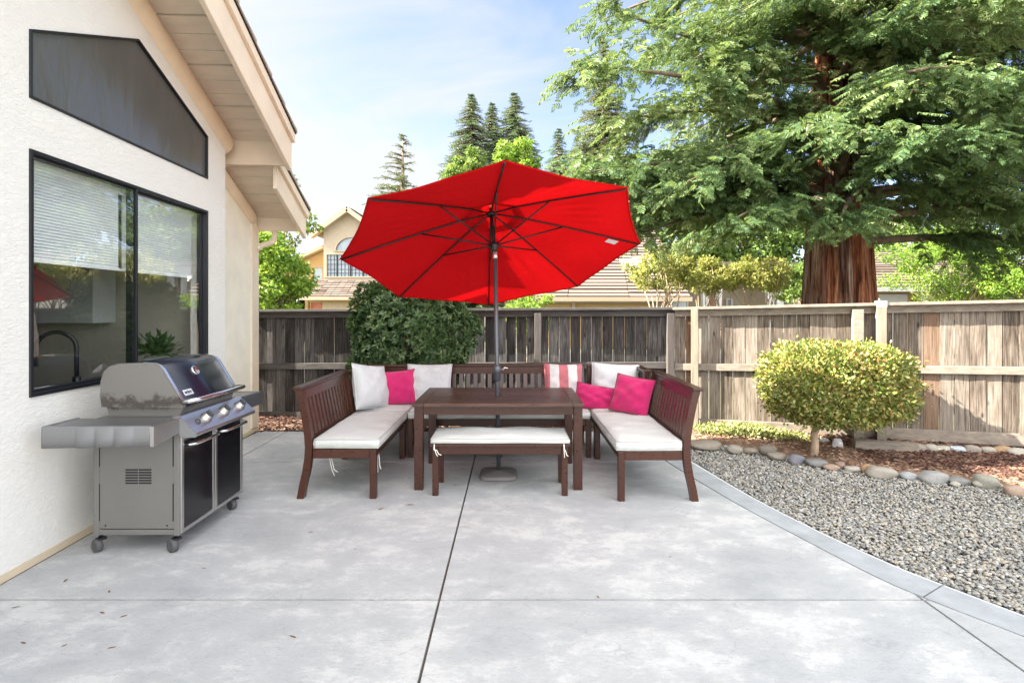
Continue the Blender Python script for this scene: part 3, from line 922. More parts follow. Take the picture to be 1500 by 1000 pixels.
def gable_roof(s_e, s_r, n0, n1, zf, th, name, nf=.6, drop=.29, both=True, n_in=-.02):
    """roof deck, soffit boards, barge boards over the slope; zf(s) = soffit height"""
    slopes = [(s_e, s_r)] + ([(2 * s_r - s_e, s_r)] if both else [])
    md = MB(); mt = MB(); ms = MB(); mb1 = MB(); mb2 = MB(); mdr = MB()
    for a, b in slopes:
        z = (lambda s: zf(s)) if a < b else (lambda s: zf(2 * s_r - s))
        quad = lambda n_a, n_b, za, zb, m_, e=0.0: m_.add(
            [H(s, n, z(s) + dz) for s in (a - math.copysign(e, b - a), b) for n in (n_a, n_b) for dz in (za, zb)],
            [(0, 1, 3, 2), (4, 6, 7, 5), (0, 4, 5, 1), (2, 3, 7, 6), (0, 2, 6, 4), (1, 5, 7, 3)])
        quad(n0, n1 - .045, .028, .12, md)                       # deck
        L = abs(b - a); k = int(L / .155)
        for i in range(k):                                       # soffit boards
            sa = a + (b - a) * i / k; sb = a + (b - a) * (i + 1) / k
            g = .009 if i % 3 else .022; sa2 = sa + math.copysign(g, b - a)
            ms.add([H(s, n, z(s) + dz) for s in (sa2, sb) for n in (n_in, n1 - .05) for dz in (0, .02)],
                   [(0, 1, 3, 2), (4, 6, 7, 5), (0, 4, 5, 1), (2, 3, 7, 6), (0, 2, 6, 4), (1, 5, 7, 3)])
        quad(n1 - .045, n1, -drop, .02, mb1, .03)                # lower barge board
        quad(n1 - .045, n1 + .035, .024, .125, mb2, .04)         # upper barge board
        quad(n1 - .05, n1 + .045, .128, .138, mdr, .05)          # drip edge
        # tiles in courses
        kk = int(L / .33)
        for i in range(kk):
            sa = a + (b - a) * i / kk - math.copysign(.05, b - a); sb = a + (b - a) * (i + 1) / kk
            mt.add([H(s, n, z(s) + dz) for s, (d0, d1) in ((sa, (.142, .178)), (sb, (.139, .145 if i < kk - 1 else .172))) for n in (n0, n1 + .055) for dz in (d0, d1)],
                   [(0, 1, 3, 2), (4, 6, 7, 5), (0, 4, 5, 1), (2, 3, 7, 6), (0, 2, 6, 4), (1, 5, 7, 3)])
    rf = mt.build(name, M['roof_tile'], house)
    md.build('roof_deck', M['dark_gap'], rf)
    ms.build('soffit', M['cream_soffit'], rf)
    mb1.build('barge_board', M['cream_paint'], rf, bevel=.004)
    mb2.build('barge_trim', M['cream_paint'], rf, bevel=.004)
    mdr.build('drip_edge', M['bronze'], rf)
    return rf


rf1 = gable_roof(-.225, RIDGE, -9, .60, soff, .1, 'roof')
m = MB(); hbox(m, -.262, -.212, -.3, .553, 3.135, 3.405); m.build('eave_beam', M['cream_paint'], rf1, bevel=.005)
SOF2 = lambda s: 3.08 + .22 + .435 * s
rf2 = gable_roof(-1.33, -.36, -9, .40, SOF2, .1, 'roof', drop=.235, both=False, n_in=-.26)
m = MB(); hbox(m, -1.355, -1.31, -9, .353, SOF2(-1.33) - .155, SOF2(-1.33) + .02); m.build('eave_beam', M['cream_paint'], rf2, bevel=.005)
# rounded stucco band below the soffits, running past the corner
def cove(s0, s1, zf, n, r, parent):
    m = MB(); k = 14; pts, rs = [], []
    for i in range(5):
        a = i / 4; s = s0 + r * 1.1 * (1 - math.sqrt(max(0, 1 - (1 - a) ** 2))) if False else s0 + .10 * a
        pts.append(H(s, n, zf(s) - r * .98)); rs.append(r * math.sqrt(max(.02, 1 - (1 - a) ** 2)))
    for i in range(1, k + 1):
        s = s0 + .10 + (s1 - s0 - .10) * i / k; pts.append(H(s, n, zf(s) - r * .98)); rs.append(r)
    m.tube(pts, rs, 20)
    m.build('stucco_band', M['stucco_warm_glow'], parent)


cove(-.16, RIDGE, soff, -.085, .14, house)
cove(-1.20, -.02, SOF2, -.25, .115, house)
# little downspout elbow under the lower eave
m = MB(); e0 = at(402, 342, 7.12); e1 = at(402, 352, 7.12); e2 = at(383, 360, 7.06); e3 = at(376, 366, 6.98)
m.tube([e0 + Vector((0, 0, .05)), e1, e1 * .5 + at(398, 356, 7.1) * .5, e2, e3], .035, 8)
m.build('downspout', M['cream_paint'], house)

# windows
win = MB(); F_ = .045


def frame_ring(poly, inner, fn, d0, d1):
    m = MB(); n = len(poly)
    vs = [fn(a, b, d) for d in (d0, d1) for pl in (poly, inner) for a, b in pl]
    fs = []
    for i in range(n):
        j = (i + 1) % n
        fs += [(i, j, n + j, n + i), (2 * n + i, 3 * n + i, 3 * n + j, 2 * n + j), (i, 2 * n + i, 2 * n + j, j), (n + i, n + j, 3 * n + j, 3 * n + i)]
    m.add(vs, fs); return m


def inset(poly, d):
    c = Vector((sum(p[0] for p in poly), sum(p[1] for p in poly), 0)) / len(poly); out = []
    n = len(poly)
    for i in range(n):
        p0, p1, p2 = (Vector((*poly[(i + k) % n], 0)) for k in (-1, 0, 1))
        e1 = (p1 - p0).normalized(); e2 = (p2 - p1).normalized()
        n1 = Vector((-e1.y, e1.x, 0)); n2 = Vector((-e2.y, e2.x, 0))
        if n1.dot(c - p1) < 0: n1 = -n1; n2 = -n2
        b = (n1 + n2); b *= d / max(.2, b.dot(n1)); q = p1 + b; out.append((q.x, q.y))
    return out


hf = lambda a, b, d: H(a, d, b)
wf = frame_ring(WIN, inset(WIN, .024), hf, .012, -.09).build('window', M['bronze'], house, bevel=.003)
m = MB()
for s0, s1, dd in ((.398, 1.455, -.058), (1.478, 2.456, -.03)):
    q = [(s0, 1.048), (s1, 1.048), (s1, 2.50), (s0, 2.50)]
    r_ = frame_ring(q, inset(q, .015), hf, dd + .018, dd - .018); m.add(r_.v, r_.f)
hbox(m, 1.4555, 1.4775, -.075, .006, 1.05, 2.498)
m.build('mullion', M['bronze'], wf, bevel=.002)
for s0, s1, dd in ((.412, 1.441, -.058), (1.492, 2.442, -.03)):
    sc0 = (s0 + s1) / 2; m = MB()
    m.add([H(s_, dd + e_ - (s_ - sc0) * .043, z_) for z_ in (1.062, 2.486) for e_ in (-.003, .003) for s_ in (s0, s1)], [(0, 2, 3, 1), (4, 5, 7, 6), (0, 1, 5, 4), (2, 6, 7, 3), (0, 4, 6, 2), (1, 3, 7, 5)])
    m.build('pane', M['glass'], wf)
for s0, s1 in ((.42, 1.455), (1.48, 2.44)):
    m = MB(); hbox(m, s0, s1, -.145, -.105, 2.46, 2.50)
    z = 2.452
    while z > 1.885:
        m.bar(H(s0 + .01, -.125, z), H(s1 - .01, -.125, z), .026, .0016, up=HN * .9 + Vector((0, 0, .42))); z -= .021
    m.add([H(s, n, z_) for z_ in (1.855, 1.875) for n in (-.138, -.112) for s in (s0 + .005, s1 - .005)], [(0, 2, 3, 1), (4, 5, 7, 6), (0, 1, 5, 4), (2, 6, 7, 3), (0, 4, 6, 2), (1, 3, 7, 5)])
    m.build('blind', M['blind'], wf)
uw = frame_ring(UP, inset(UP, .016), hf, .012, -.06).build('window', M['bronze'], house, bevel=.003)
m = MB(); pl = inset(UP, .013); m.prism(pl, hf, -.026, -.014); m.build('sun_screen', M['screen'], uw)
# kitchen seen through the window
m = MB()
z0, z1 = .05, 2.95
for a in ([H(.16, -.17, z0), H(.16, -3.6, z0), H(.16, -3.6, z1), H(.16, -.17, z1)], [H(4.4, -.17, z0), H(4.4, -3.6, z0), H(4.4, -3.6, z1), H(4.4, -.17, z1)],
          [H(.16, -3.6, z0), H(4.4, -3.6, z0), H(4.4, -3.6, z1), H(.16, -3.6, z1)], [H(.16, -.17, z1), H(4.4, -.17, z1), H(4.4, -3.6, z1), H(.16, -3.6, z1)],
          [H(.16, -.17, z0), H(4.4, -.17, z0), H(4.4, -3.6, z0), H(.16, -3.6, z0)]):
    m.add(a, [(0, 1, 2, 3)])
m.build('interior_wall', M['room'], house)
m = MB(); hbox(m, .17, 1.42, -.78, -.165, .90, .945); hbox(m, 2.40, 4.38, -.78, -.165, .90, .945); hbox(m, 1.42, 2.40, -.27, -.165, .90, .945); hbox(m, 1.42, 2.40, -.78, -.70, .90, .945)
m.build('counter', M['counter'], house, bevel=.004)
m = MB(); hbox(m, 1.42, 2.40, -.70, -.27, .72, .74); hbox(m, 1.42, 1.435, -.70, -.27, .74, .955); hbox(m, 2.385, 2.40, -.70, -.27, .74, .955); hbox(m, 1.436, 2.384, -.285, -.27, .74, .955); hbox(m, 1.436, 2.384, -.70, -.685, .74, .955)
m.build('sink', M['porcelain'], house, bevel=.004)
m = MB(); fb = H(1.77, -.235, .945)
arc = [fb, fb + Vector((0, 0, .33))]
for k in range(1, 10):
    a = math.pi * k / 9; arc.append(fb + Vector((0, 0, .33)) + HN * (-.12 + .12 * math.cos(a)) + HS * (.03 - .03 * math.cos(a)) + Vector((0, 0, .115 * math.sin(a))))
arc.append(arc[-1] - Vector((0, 0, .13)))
m.tube(arc, .016, 10); m.tube([fb, fb + Vector((0, 0, .12))], .026, 12)
m.build('faucet', M['black_metal'], house)
for a in ((.2, 1.05, -3.58, -3.2, 1.45, 2.4), (1.07, 1.9, -3.58, -3.2, 1.45, 2.4), (1.92, 2.7, -3.58, -3.2, 1.45, 2.4), (2.72, 3.6, -3.58, -3.2, 1.45, 2.4), (.18, .5, -1.9, -1.0, 1.42, 2.35)):
    m = MB(); hbox(m, *a); m.build('cabinet', M['cabinet'], house, bevel=.006)
m = MB(); hbox(m, .2, 4.3, -3.58, -2.95, .05, .88); m.build('base_cabinet', M['cabinet'], house, bevel=.006)
m = MB(); hbox(m, .2, 4.3, -3.58, -2.93, .88, .92); m.build('counter', M['counter'], house)
# potted plant on the counter
pp = H(.72, -.30, .945)
pot = thing('potted_plant', 'small leafy green plant in a white pot inside the kitchen window', 'potted plant', pp)
MB().lathe([(.055, 0), (.078, .14), (.084, .16), (.072, .16), (.066, .14)], Matrix.Translation(pp), 20).build('pot', M['porcelain'], pot)
# leaf template: pointed oval, 2 quads folded at the rib
LT_V = np.array([(0, 0, 0), (.35, .22, .03), (.7, .18, .02), (1, 0, -.05), (.7, -.18, .02), (.35, -.22, .03)], float)
LT_F = np.array([(0, 1, 2, 3), (0, 3, 4, 5)])
D4_V = np.array([(0, 0, 0), (.45, .3, .02), (1, 0, -.03), (.45, -.3, .02)], float)
D4_F = np.array([(0, 1, 2, 3)])
n = 380; d = rand_dir(n); d[:, 2] = np.abs(d[:, 2])
V, F, tt = scatter(LT_V, LT_F, np.array(pp + Vector((0, 0, .19))) + d * RNG.uniform(.02, .20, (n, 1)) * np.array([1, 1, .9]), frames(d + rand_dir(n) * .5, np.tile([0, 0, 1.], (n, 1))), RNG.uniform(.05, .09, n), RNG.random(n))
np_mesh('foliage', M['leaf_pot'], V, F, pot, tt)

# ------------------------------------------------------------------ grill
GR = thing('gas_grill', 'grey and black gas grill on casters standing against the house wall', 'grill', (-2.4, 3.9, 0))
gx0, gx1, gy0, gy1 = -2.68, -2.13, 3.50, 4.30
pz = lambda a, b, d: Vector((a, d, b))
m = MB(); m.box(gx0 + .03, gx1 - .035, gy0, gy0 + .02, .15, .80); m.build('side_panel', M['grill_grey'], GR, bevel=.004)
m = MB()
for r_ in range(6):
    for c_ in (0, 1):
        x0 = -2.475 + c_ * .086
        m.box(x0, x0 + .078, gy0 - .004, gy0 + .001, .44 + r_ * .017, .448 + r_ * .017)
m.build('vent_slots', M['dark_gap'], GR)
for x_ in (gx0 + .075, -2.41, gx1 - .08):
    for z_ in (.172, .79) if x_ != -2.41 else (.775,):
        MB().lathe([(.006, 0), (.006, .002), (.002, .003)], Matrix.Translation((x_, gy0 + .0005, z_)) @ Matrix.Rotation(R(90), 4, 'X'), 10).build('screw', M['dark_gap'], GR)
m = MB()
for (x_, y_) in ((gx0, gy0 - .005), (gx1 - .035, gy0 - .005), (gx0, gy1 - .03), (gx1 - .035, gy1 - .03)):
    m.box(x_, x_ + .035, y_, y_ + .036, .105, .82)
m.box(gx0 + .03, gx1 - .03, gy0 + .001, gy1 - .01, .11, .145); m.box(gx0 + .02, gx0 + .035, gy0 + .03, gy1 - .02, .15, .8); m.box(gx0 + .03, gx1 - .035, gy1 - .02, gy1, .15, .8)
m.build('cart_frame', M['grill_grey'], GR, bevel=.004)
for x_ in (gx0 + .033, gx1 - .044):
    m = MB()
    for z_ in (.2, .55): m.box(x_, x_ + .006, gy0 - .0025, gy0 + .002, z_, z_ + .24)
    m.build('panel_seam', M['dark_gap'], GR)
dm = (gy0 + gy1) / 2
for ya, yb in ((gy0 + .004, dm - .003), (dm + .003, gy1 - .004)):
    m = MB(); q = [(ya, .118), (yb, .118), (yb, .742), (ya, .742)]
    dr = frame_ring(q, inset(q, .026), lambda a, b, d: Vector((d, a, b)), gx1 + .012, gx1 - .006).build('door', M['steel'], GR, bevel=.003)
    m.box(gx1 - .004, gx1 + .007, ya + .022, yb - .022, .14, .72); m.build('door_panel', M['door_black'], dr)
    hy0, hy1 = (ya + .045, yb + .012) if ya < dm - .2 else (ya + .03, yb + .03)
    hy1 = min(hy1, yb + .02)
    m = MB(); zz = .675
    m.tube([(gx1, hy0 + .02, zz), (gx1 + .03, hy0 + .02, zz), (gx1 + .052, hy0 + .045, zz), (gx1 + .058, (hy0 + hy1) / 2, zz), (gx1 + .052, hy1 - .045, zz), (gx1 + .03, hy1 - .02, zz), (gx1, hy1 - .02, zz)], .011, 12)
    m.build('handle', M['chrome'], dr)
m = MB(); m.box(gx0, gx1 + .004, gy0, gy1, .80, .855); m.build('cart_top', M['grill_grey'], GR, bevel=.004)
# firebox and lid
LID = [(-2.655, .925), (-2.665, 1.00), (-2.66, 1.09), (-2.64, 1.15), (-2.60, 1.185), (-2.54, 1.20), (-2.40, 1.204), (-2.325, 1.198), (-2.292, 1.184), (-2.268, 1.158), (-2.228, 1.092), (-2.188, 1.026), (-2.150, .962), (-2.134, .92)]
m = MB(); m.prism([(-2.63, .858), (-2.645, .918), (-2.15, .914), (-2.17, .858)], pz, 3.565, 4.215); m.build('firebox', M['grill_end'], GR, bevel=.006)
lid = MB().prism(LID, pz, 3.572, 4.208, True).build('lid', M['enamel'], GR)
for ya, yb in ((3.535, 3.570), (4.210, 4.245)):
    cx, cz = -2.4, 1.0
    big = [(cx + (a - cx) * 1.012, cz + (b - cz) * 1.02) for a, b in LID]
    MB().prism(big, pz, ya, yb, False).build('lid_end_cap', M['grill_end'], lid, bevel=.006)
    edge = [(cx + (a - cx) * 1.022, cz + (b - cz) * 1.035) for a, b in LID[6:13]]
    pts = edge + [(cx + (a - cx) * .97, cz + (b - cz) * .97) for a, b in LID[6:13]][::-1]
    MB().prism(pts, pz, yb - .014 if ya < 4 else ya - .002, yb + .004 if ya < 4 else ya + .016).build('lid_trim', M['chrome'], lid)
m = MB(); m.tube([(-2.135, 3.545, .955), (-2.085, 3.555, .962), (-2.055, 3.60, .965), (-2.05, 3.89, .965), (-2.055, 4.18, .965), (-2.085, 4.225, .962), (-2.135, 4.235, .955)], .0155, 14)
m.build('lid_handle', M['chrome'], lid)
# sloping front of the lid: frame for thermometer and badge
fa, fb_ = Vector((-2.188, 0, 1.026)), Vector((-2.268, 0, 1.158)); fu = (fb_ - fa).normalized(); fn_ = Vector((fu.z, 0, -fu.x)) if fu.z > 0 else Vector((1, 0, 0))


def lid_frame(y, k, off=.006):
    o = fa.lerp(fb_, k) + fn_ * off; o.y = y
    return Matrix(((0, fu.x, fn_.x, o.x), (1, fu.y, fn_.y, o.y), (0, fu.z, fn_.z, o.z), (0, 0, 0, 1)))


MB().lathe([(.037, -.006), (.037, .008), (.030, .014), (.027, .010), (.001, .010)], lid_frame(3.86, .72, .004), 28).build('thermometer', M['chrome'], lid)
bm_ = lid_frame(3.655, -.20, .006)
m = MB(); m.box(-.047, .047, -.021, .021, -.003, .003, bm_); bd = m.build('badge', M['badge_white'], lid, bevel=.002)


def text_mesh(txt, size, Mx, name, mat, parent, ext=.0012, bold=.0):
    cu = bpy.data.curves.new(name, 'FONT'); cu.body = txt; cu.size = size; cu.align_x = 'CENTER'; cu.align_y = 'CENTER'; cu.extrude = ext; cu.offset = bold
    ob = bpy.data.objects.new(name, cu); COL.objects.link(ob)
    bpy.context.view_layer.update()
    me = bpy.data.meshes.new_from_object(ob.evaluated_get(bpy.context.evaluated_depsgraph_get()))
    bpy.data.objects.remove(ob)
    me.transform(wmat(parent).inverted() @ Mx); me.materials.clear(); me.materials.append(mat)
    o = bpy.data.objects.new(name, me); COL.objects.link(o); o.parent = parent
    return o


def bake_parent(p):  # parts are parented without offset, so a part's own frame equals its thing's
    return p


text_mesh('weber', .030, bm_ @ Matrix.Translation((-.006, .001, .0035)), 'lettering', M['print_black'], lid, bold=.0012)
# control panel with knobs
m = MB(); CP = [(-2.16, .868), (-2.132, .874), (-2.012, .762), (-2.012, .742), (-2.10, .742), (-2.16, .80)]
m.prism(CP, pz, gy0 - .01, gy1 - .02); cp = m.build('control_panel', M['steel'], GR, bevel=.006)
MB().prism([(a + (.003 if i in (1, 2, 3) else 0), b + (.003 if i in (0, 1) else 0)) for i, (a, b) in enumerate(CP)], pz, gy0 - .03, gy0 - .01).build('end_cap', M['plastic_grey'], cp, bevel=.005)
ca, cb = Vector((-2.132, 0, .874)), Vector((-2.012, 0, .762)); cu_ = (ca - cb).normalized(); cn = Vector((cu_.z, 0, -cu_.x))


def cp_frame(y, k, off=0):
    o = ca.lerp(cb, k) + cn * off; o.y = y
    return Matrix(((0, cu_.x, cn.x, o.x), (1, cu_.y, cn.y, o.y), (0, cu_.z, cn.z, o.z), (0, 0, 0, 1)))


for y_ in (3.70, 3.925, 4.15):
    k = MB().lathe([(.040, -.002), (.040, .008), (.034, .012), (.031, .034), (.026, .038)], cp_frame(y_, .48), 28).build('knob', M['steel'], cp)
    fr_ = cp_frame(y_, .48)
    MB().lathe([(.026, .0385), (.026, .041), (.024, .042)], fr_, 24).build('knob_face', M['knob_grey'], k)
    m = MB(); m.box(-.007, .007, -.026, .026, .040, .056, fr_); m.build('knob_grip', M['knob_grey'], k, bevel=.003)
    m = MB(); m.box(.008, .020, -.016, .016, .041, .0445, fr_); m.build('knob_mark', M['knob_mark'], k)
MB().lathe([(.020, -.002), (.020, .006), (.014, .012), (.001, .012)], cp_frame(3.60, .52), 20).build('ignition_button', M['knob_grey'], cp)
# side shelves
def shelf(y0, y1, notch, name):
    m = MB(); m.box(-2.755, -2.135, y0, y1, .838, .862); s_ = m.build('side_shelf', M['shelf_top'], GR, bevel=.006)
    if notch:   # moulded skirt with tool notches, deeper at the back
        m = MB(); N = 90; vs = []
        for i in range(N + 1):
            k = i / N; x_ = -2.775 + .64 * k
            bulge = 0.0
            for c0 in (.40, .58, .76): bulge += (max(0, math.cos(min(1, abs(k - c0) / .085) * math.pi / 2)) ** .7) * .017
            for z_, o_ in ((.866, 0), (.860, -.008), (.80, -.012), (.735 + .018 * k, -.010)):
                vs.append((x_, y0 - .006 + o_ - bulge * (.4 if z_ > .85 else 1), z_))
            vs.append((x_, y0 + .012, .735 + .018 * k)); vs.append((x_, y0 + .012, .866))
        K = 6
        m.add(vs, [(i * K + j, (i + 1) * K + j, (i + 1) * K + (j + 1) % K, i * K + (j + 1) % K) for i in range(N) for j in range(K)], True)
        b = len(m.v) - len(vs); m.f += [tuple(b + j for j in range(K)), tuple(b + N * K + j for j in range(K))]; m.sm += [False, False]
        m.box(-2.775, -2.757, y0 + .013, y1, .74, .866)
        m.build('skirt', M['plastic_grey'], s_)
        m = MB(); m.prism([(y0 - .015, .745), (y0 - .015, .866), (y1, .866), (y1, .775)], lambda a, b, d: Vector((d, a, b)), -2.134, -2.112)
        m.build('front_trim', M['steel'], s_, bevel=.005)
    else:
        m = MB(); m.box(-2.775, -2.757, y0, y1, .74, .866); m.box(-2.755, -2.13, y1 - .02, y1 + .002, .755, .867)
        m.build('skirt', M['plastic_grey'], s_, bevel=.006)
        m = MB(); m.box(-2.134, -2.108, y0, y1, .758, .868); m.build('front_trim', M['knob_grey'], s_, bevel=.006)


shelf(3.235, 3.485, True, 'l'); shelf(4.30, 4.60, False, 'r')
for (x_, y_) in ((-2.66, 3.53), (-2.175, 3.53), (-2.66, 4.27), (-2.175, 4.27)):
    c_ = MB().tube([(x_, y_, .11), (x_, y_, .085)], .012, 10).build('caster', M['black_metal'], GR)
    Mx = Matrix.Translation((x_ - .004, y_ - .022, .042)) @ Matrix.Rotation(R(62), 4, 'Z') @ Matrix.Rotation(R(90), 4, 'Y')
    MB().lathe([(.012, -.020), (.022, -.016), (.030, -.022), (.0415, -.016), (.0415, .016), (.030, .022), (.022, .016), (.012, .020)], Mx, 24).build('wheel', M['rubber'], c_)
    m = MB(); Mz = Matrix.Translation((x_, y_, 0)) @ Matrix.Rotation(R(62), 4, 'Z'); m.box(-.026, .026, -.030, .012, .070, .088, Mz); m.build('fork', M['black_metal'], c_, bevel=.004)

# ------------------------------------------------------------------ furniture
def sleg(m, y0, y1, depth_sign, z0=0.0, z1=.90, x0=0, w=.055, th=.058):
    """curved back post in the x-z plane: splayed foot, straight seat zone, raked back"""
    prof = [(0, .068), (.10, .050), (.22, .022), (.34, .004), (.42, .0), (.52, .006), (.64, .024), (.78, .052), (.90, .084)]
    prof = [(z, o) for z, o in prof]
    poly = [(x0 + depth_sign * o, z) for z, o in prof] + [(x0 + depth_sign * (o - th), z) for z, o in prof[::-1]]
    m.prism(poly, lambda a, b, d: Vector((a, d, b)), y0, y1)


SEAT = .405


def bench(name, label, L, W, center_post=False, end_posts=(True, True), left=None):
    """L along local y, seat depth W along local +x from the back at x=0 (front at x=W); open front"""
    t = thing(name, label, 'bench', group='benches around the dining table')
    for k, y0 in enumerate((0, L - .058)):
        m = MB(); sleg(m, y0, y0 + .058, -1); m.build('leg', M['wood'], t, bevel=.005)
    for y0 in (0, L - .055):
        m = MB(); m.box(W - .055, W, y0, y0 + .055, 0, SEAT - .002); m.build('leg', M['wood'], t, bevel=.005)
    m = MB(); m.box(W - .04, W - .012, .056, L - .056, SEAT - .075, SEAT - .001)
    for y0 in (.012, L - .04): m.box(.06, W - .056, y0, y0 + .028, SEAT - .075, SEAT - .001)
    m.box(.01, .045, .06, L - .06, SEAT - .075, SEAT - .001)
    m.build('seat_frame', M['wood'], t, bevel=.004)
    m = MB(); k = 6
    for i in range(k):
        x0 = .05 + (W - .11) / k * i; m.box(x0, x0 + (W - .11) / k - .012, .041, L - .041, SEAT - .022, SEAT - .003)
    m.build('seat_slats', M['wood'], t)
    # back: bottom rail, slats, raked top rail
    bk = lambda z: (.0 if z < .42 else -.006 * (z - .42) / .1 if z < .52 else -.006 - (z - .52) * .205)
    m = MB()
    m.bar((.5 * (.058) + bk(.47) - .0, .058, .475), (.029 + bk(.47), L - .058, .475), .030, .055)
    m.bar((.029 + bk(.855), .058, .845), (.029 + bk(.855), L - .058, .845), .032, .085)
    m.build('back_rail', M['wood'], t, bevel=.004)
    m = MB(); m.bar((.025 + bk(.90), -.012, .905), (.025 + bk(.90), L + .012, .905), .085, .026)
    m.build('top_rail', M['wood'], t, bevel=.006)
    m = MB(); span = L - .116; posts = []
    if center_post: posts = [L / 2]
    ns = int(span / .082)
    for i in range(ns):
        y = .058 + span * (i + .5) / ns
        if any(abs(y - p) < .05 for p in posts):
            if m.v: m.build('back_slats', M['wood'], t, bevel=.002); m = MB()
            continue
        m.bar((.029 + bk(.50), y, .50), (.029 + bk(.81), y, .81), .016, .047, up=(0, 1, 0))
    m.build('back_slats', M['wood'], t, bevel=.002)
    for p in posts:
        m = MB(); m.bar((.029 + bk(.50), p, .50), (.029 + bk(.81), p, .81), .026, .075, up=(0, 1, 0)); m.build('center_post', M['wood'], t, bevel=.003)
        for x0 in (W - .052,):
            m = MB(); m.box(x0 - .003, x0 + .042, p - .03, p + .03, 0, SEAT - .08); m.build('leg', M['wood'], t, bevel=.004)
    return t


def corner(name, label, L, W):
    """corner seat: back along x=0 and along y=L"""
    t = thing(name, label, 'bench', group='benches around the dining table')
    for x0, y0, hgt in ((W - .055, 0, SEAT), (W - .055, L - .055, .90), (0, L - .055, .90), (0, 0, .90)):
        m = MB(); m.box(x0 + .002, x0 + .053, y0 + .002, y0 + .053, 0, hgt - .002); m.build('leg', M['wood'], t, bevel=.005)
    m = MB(); m.box(W - .04, W - .012, .056, L - .056, SEAT - .075, SEAT - .001); m.box(.056, W - .056, .012, .04, SEAT - .075, SEAT - .001)
    m.box(.05, W - .06, .045, L - .05, SEAT - .022, SEAT - .003)
    m.build('seat_frame', M['wood'], t, bevel=.004)
    m = MB()
    m.bar((.03, .056, .475), (.03, L - .056, .475), .03, .055); m.bar((.02, .056, .845), (.02, L - .056, .845), .032, .085)
    m.build('back_rail', M['wood'], t, bevel=.004)
    m = MB()
    m.bar((.056, L - .03, .475), (W - .056, L - .03, .475), .03, .055); m.bar((.056, L - .02, .845), (W - .056, L - .02, .845), .032, .085)
    m.build('back_rail', M['wood'], t, bevel=.004)
    m = MB(); m.bar((.02, -.01, .905), (.02, L + .03, .905), .085, .026); m.bar((.064, L - .02, .9055), (W, L - .02, .9055), .085, .026)
    m.build('top_rail', M['wood'], t, bevel=.006)
    m = MB(); ns = int((L - .11) / .082)
    for i in range(ns):
        y = .056 + (L - .112) * (i + .5) / ns
        m.bar((.03, y, .5), (.022, y, .81), .016, .047, up=(0, 1, 0))
    m.build('back_slats', M['wood'], t, bevel=.002)
    m = MB(); ns = int((W - .11) / .082)
    for i in range(ns):
        x_ = .056 + (W - .112) * (i + .5) / ns
        m.bar((x_, L - .03, .5), (x_, L - .022, .81), .016, .047, up=(1, 0, 0))
    m.build('back_slats', M['wood'], t, bevel=.002)
    return t


b1 = bench('patio_bench', 'dark brown slatted bench left of the table, bare armless end facing us', 1.24, .585)
b1.location = (-1.700, 4.48, 0)
b2 = bench('patio_bench', 'dark brown slatted bench right of the table with one pink pillow against its back', 1.29, .585)
b2.scale = (-1, 1, 1); b2.location = (1.445, 4.42, 0)
b3 = bench('patio_bench', 'long dark slatted bench behind the table, facing us, with a middle post', 1.93, .585, True)
b3.rotation_euler = (0, 0, R(-90)); b3.location = (-1.10, 6.30, 0)
c1 = corner('corner_seat', 'dark wooden corner seat at the left end of the back bench', .58, .585); c1.location = (-1.700, 5.735, 0)
c2 = corner('corner_seat', 'dark wooden corner seat at the right end of the back bench', .58, .585); c2.scale = (-1, 1, 1); c2.location = (1.445, 5.735, 0)

# table
TB = thing('dining_table', 'dark brown slatted dining table with the umbrella pole through its top', 'table', (-.117, 5.13, 0))
tx0, tx1, ty0, ty1 = -.85, .615, 4.66, 5.61
for x0 in (tx0 + .008, tx1 - .083):
    for y0 in (ty0 + .035, ty1 - .11):
        m = MB(); m.box(x0, x0 + .075, y0, y0 + .075, 0, .722); m.build('leg', M['wood'], TB, bevel=.004)
m = MB(); m.box(tx0 + .083, tx1 - .083, ty0 + .05, ty0 + .075, .645, .722); m.box(tx0 + .083, tx1 - .083, ty1 - .09, ty1 - .065, .645, .722)
for x0 in (tx0 + .03, tx1 - .055): m.box(x0, x0 + .025, ty0 + .11, ty1 - .11, .645, .722)
m.build('apron', M['wood'], TB, bevel=.003)
m = MB(); T0, T1 = .722, .750; bw = .095
m.box(tx0, tx0 + bw, ty0, ty1, T0, T1); m.box(tx1 - bw, tx1, ty0, ty1, T0, T1)
m.box(tx0 + bw + .002, tx1 - bw - .002, ty0, ty0 + .075, T0, T1); m.box(tx0 + bw + .002, tx1 - bw - .002, ty1 - .075, ty1, T0, T1)
k = 9; w0 = (ty1 - ty0 - .15) / k
for i in range(k):
    y0 = ty0 + .075 + w0 * i
    if i == 4:
        m.box(tx0 + bw + .002, -.117 - .045, y0 + .003, y0 + w0 - .003, T0, T1 - .001); m.box(-.117 + .03, tx1 - bw - .002, y0 + .003, y0 + w0 - .003, T0, T1 - .001)
    else:
        m.box(tx0 + bw + .002, tx1 - bw - .002, y0 + .003, y0 + w0 - .003, T0, T1 - .001)
m.build('table_top', M['table_top'], TB, bevel=.0025)

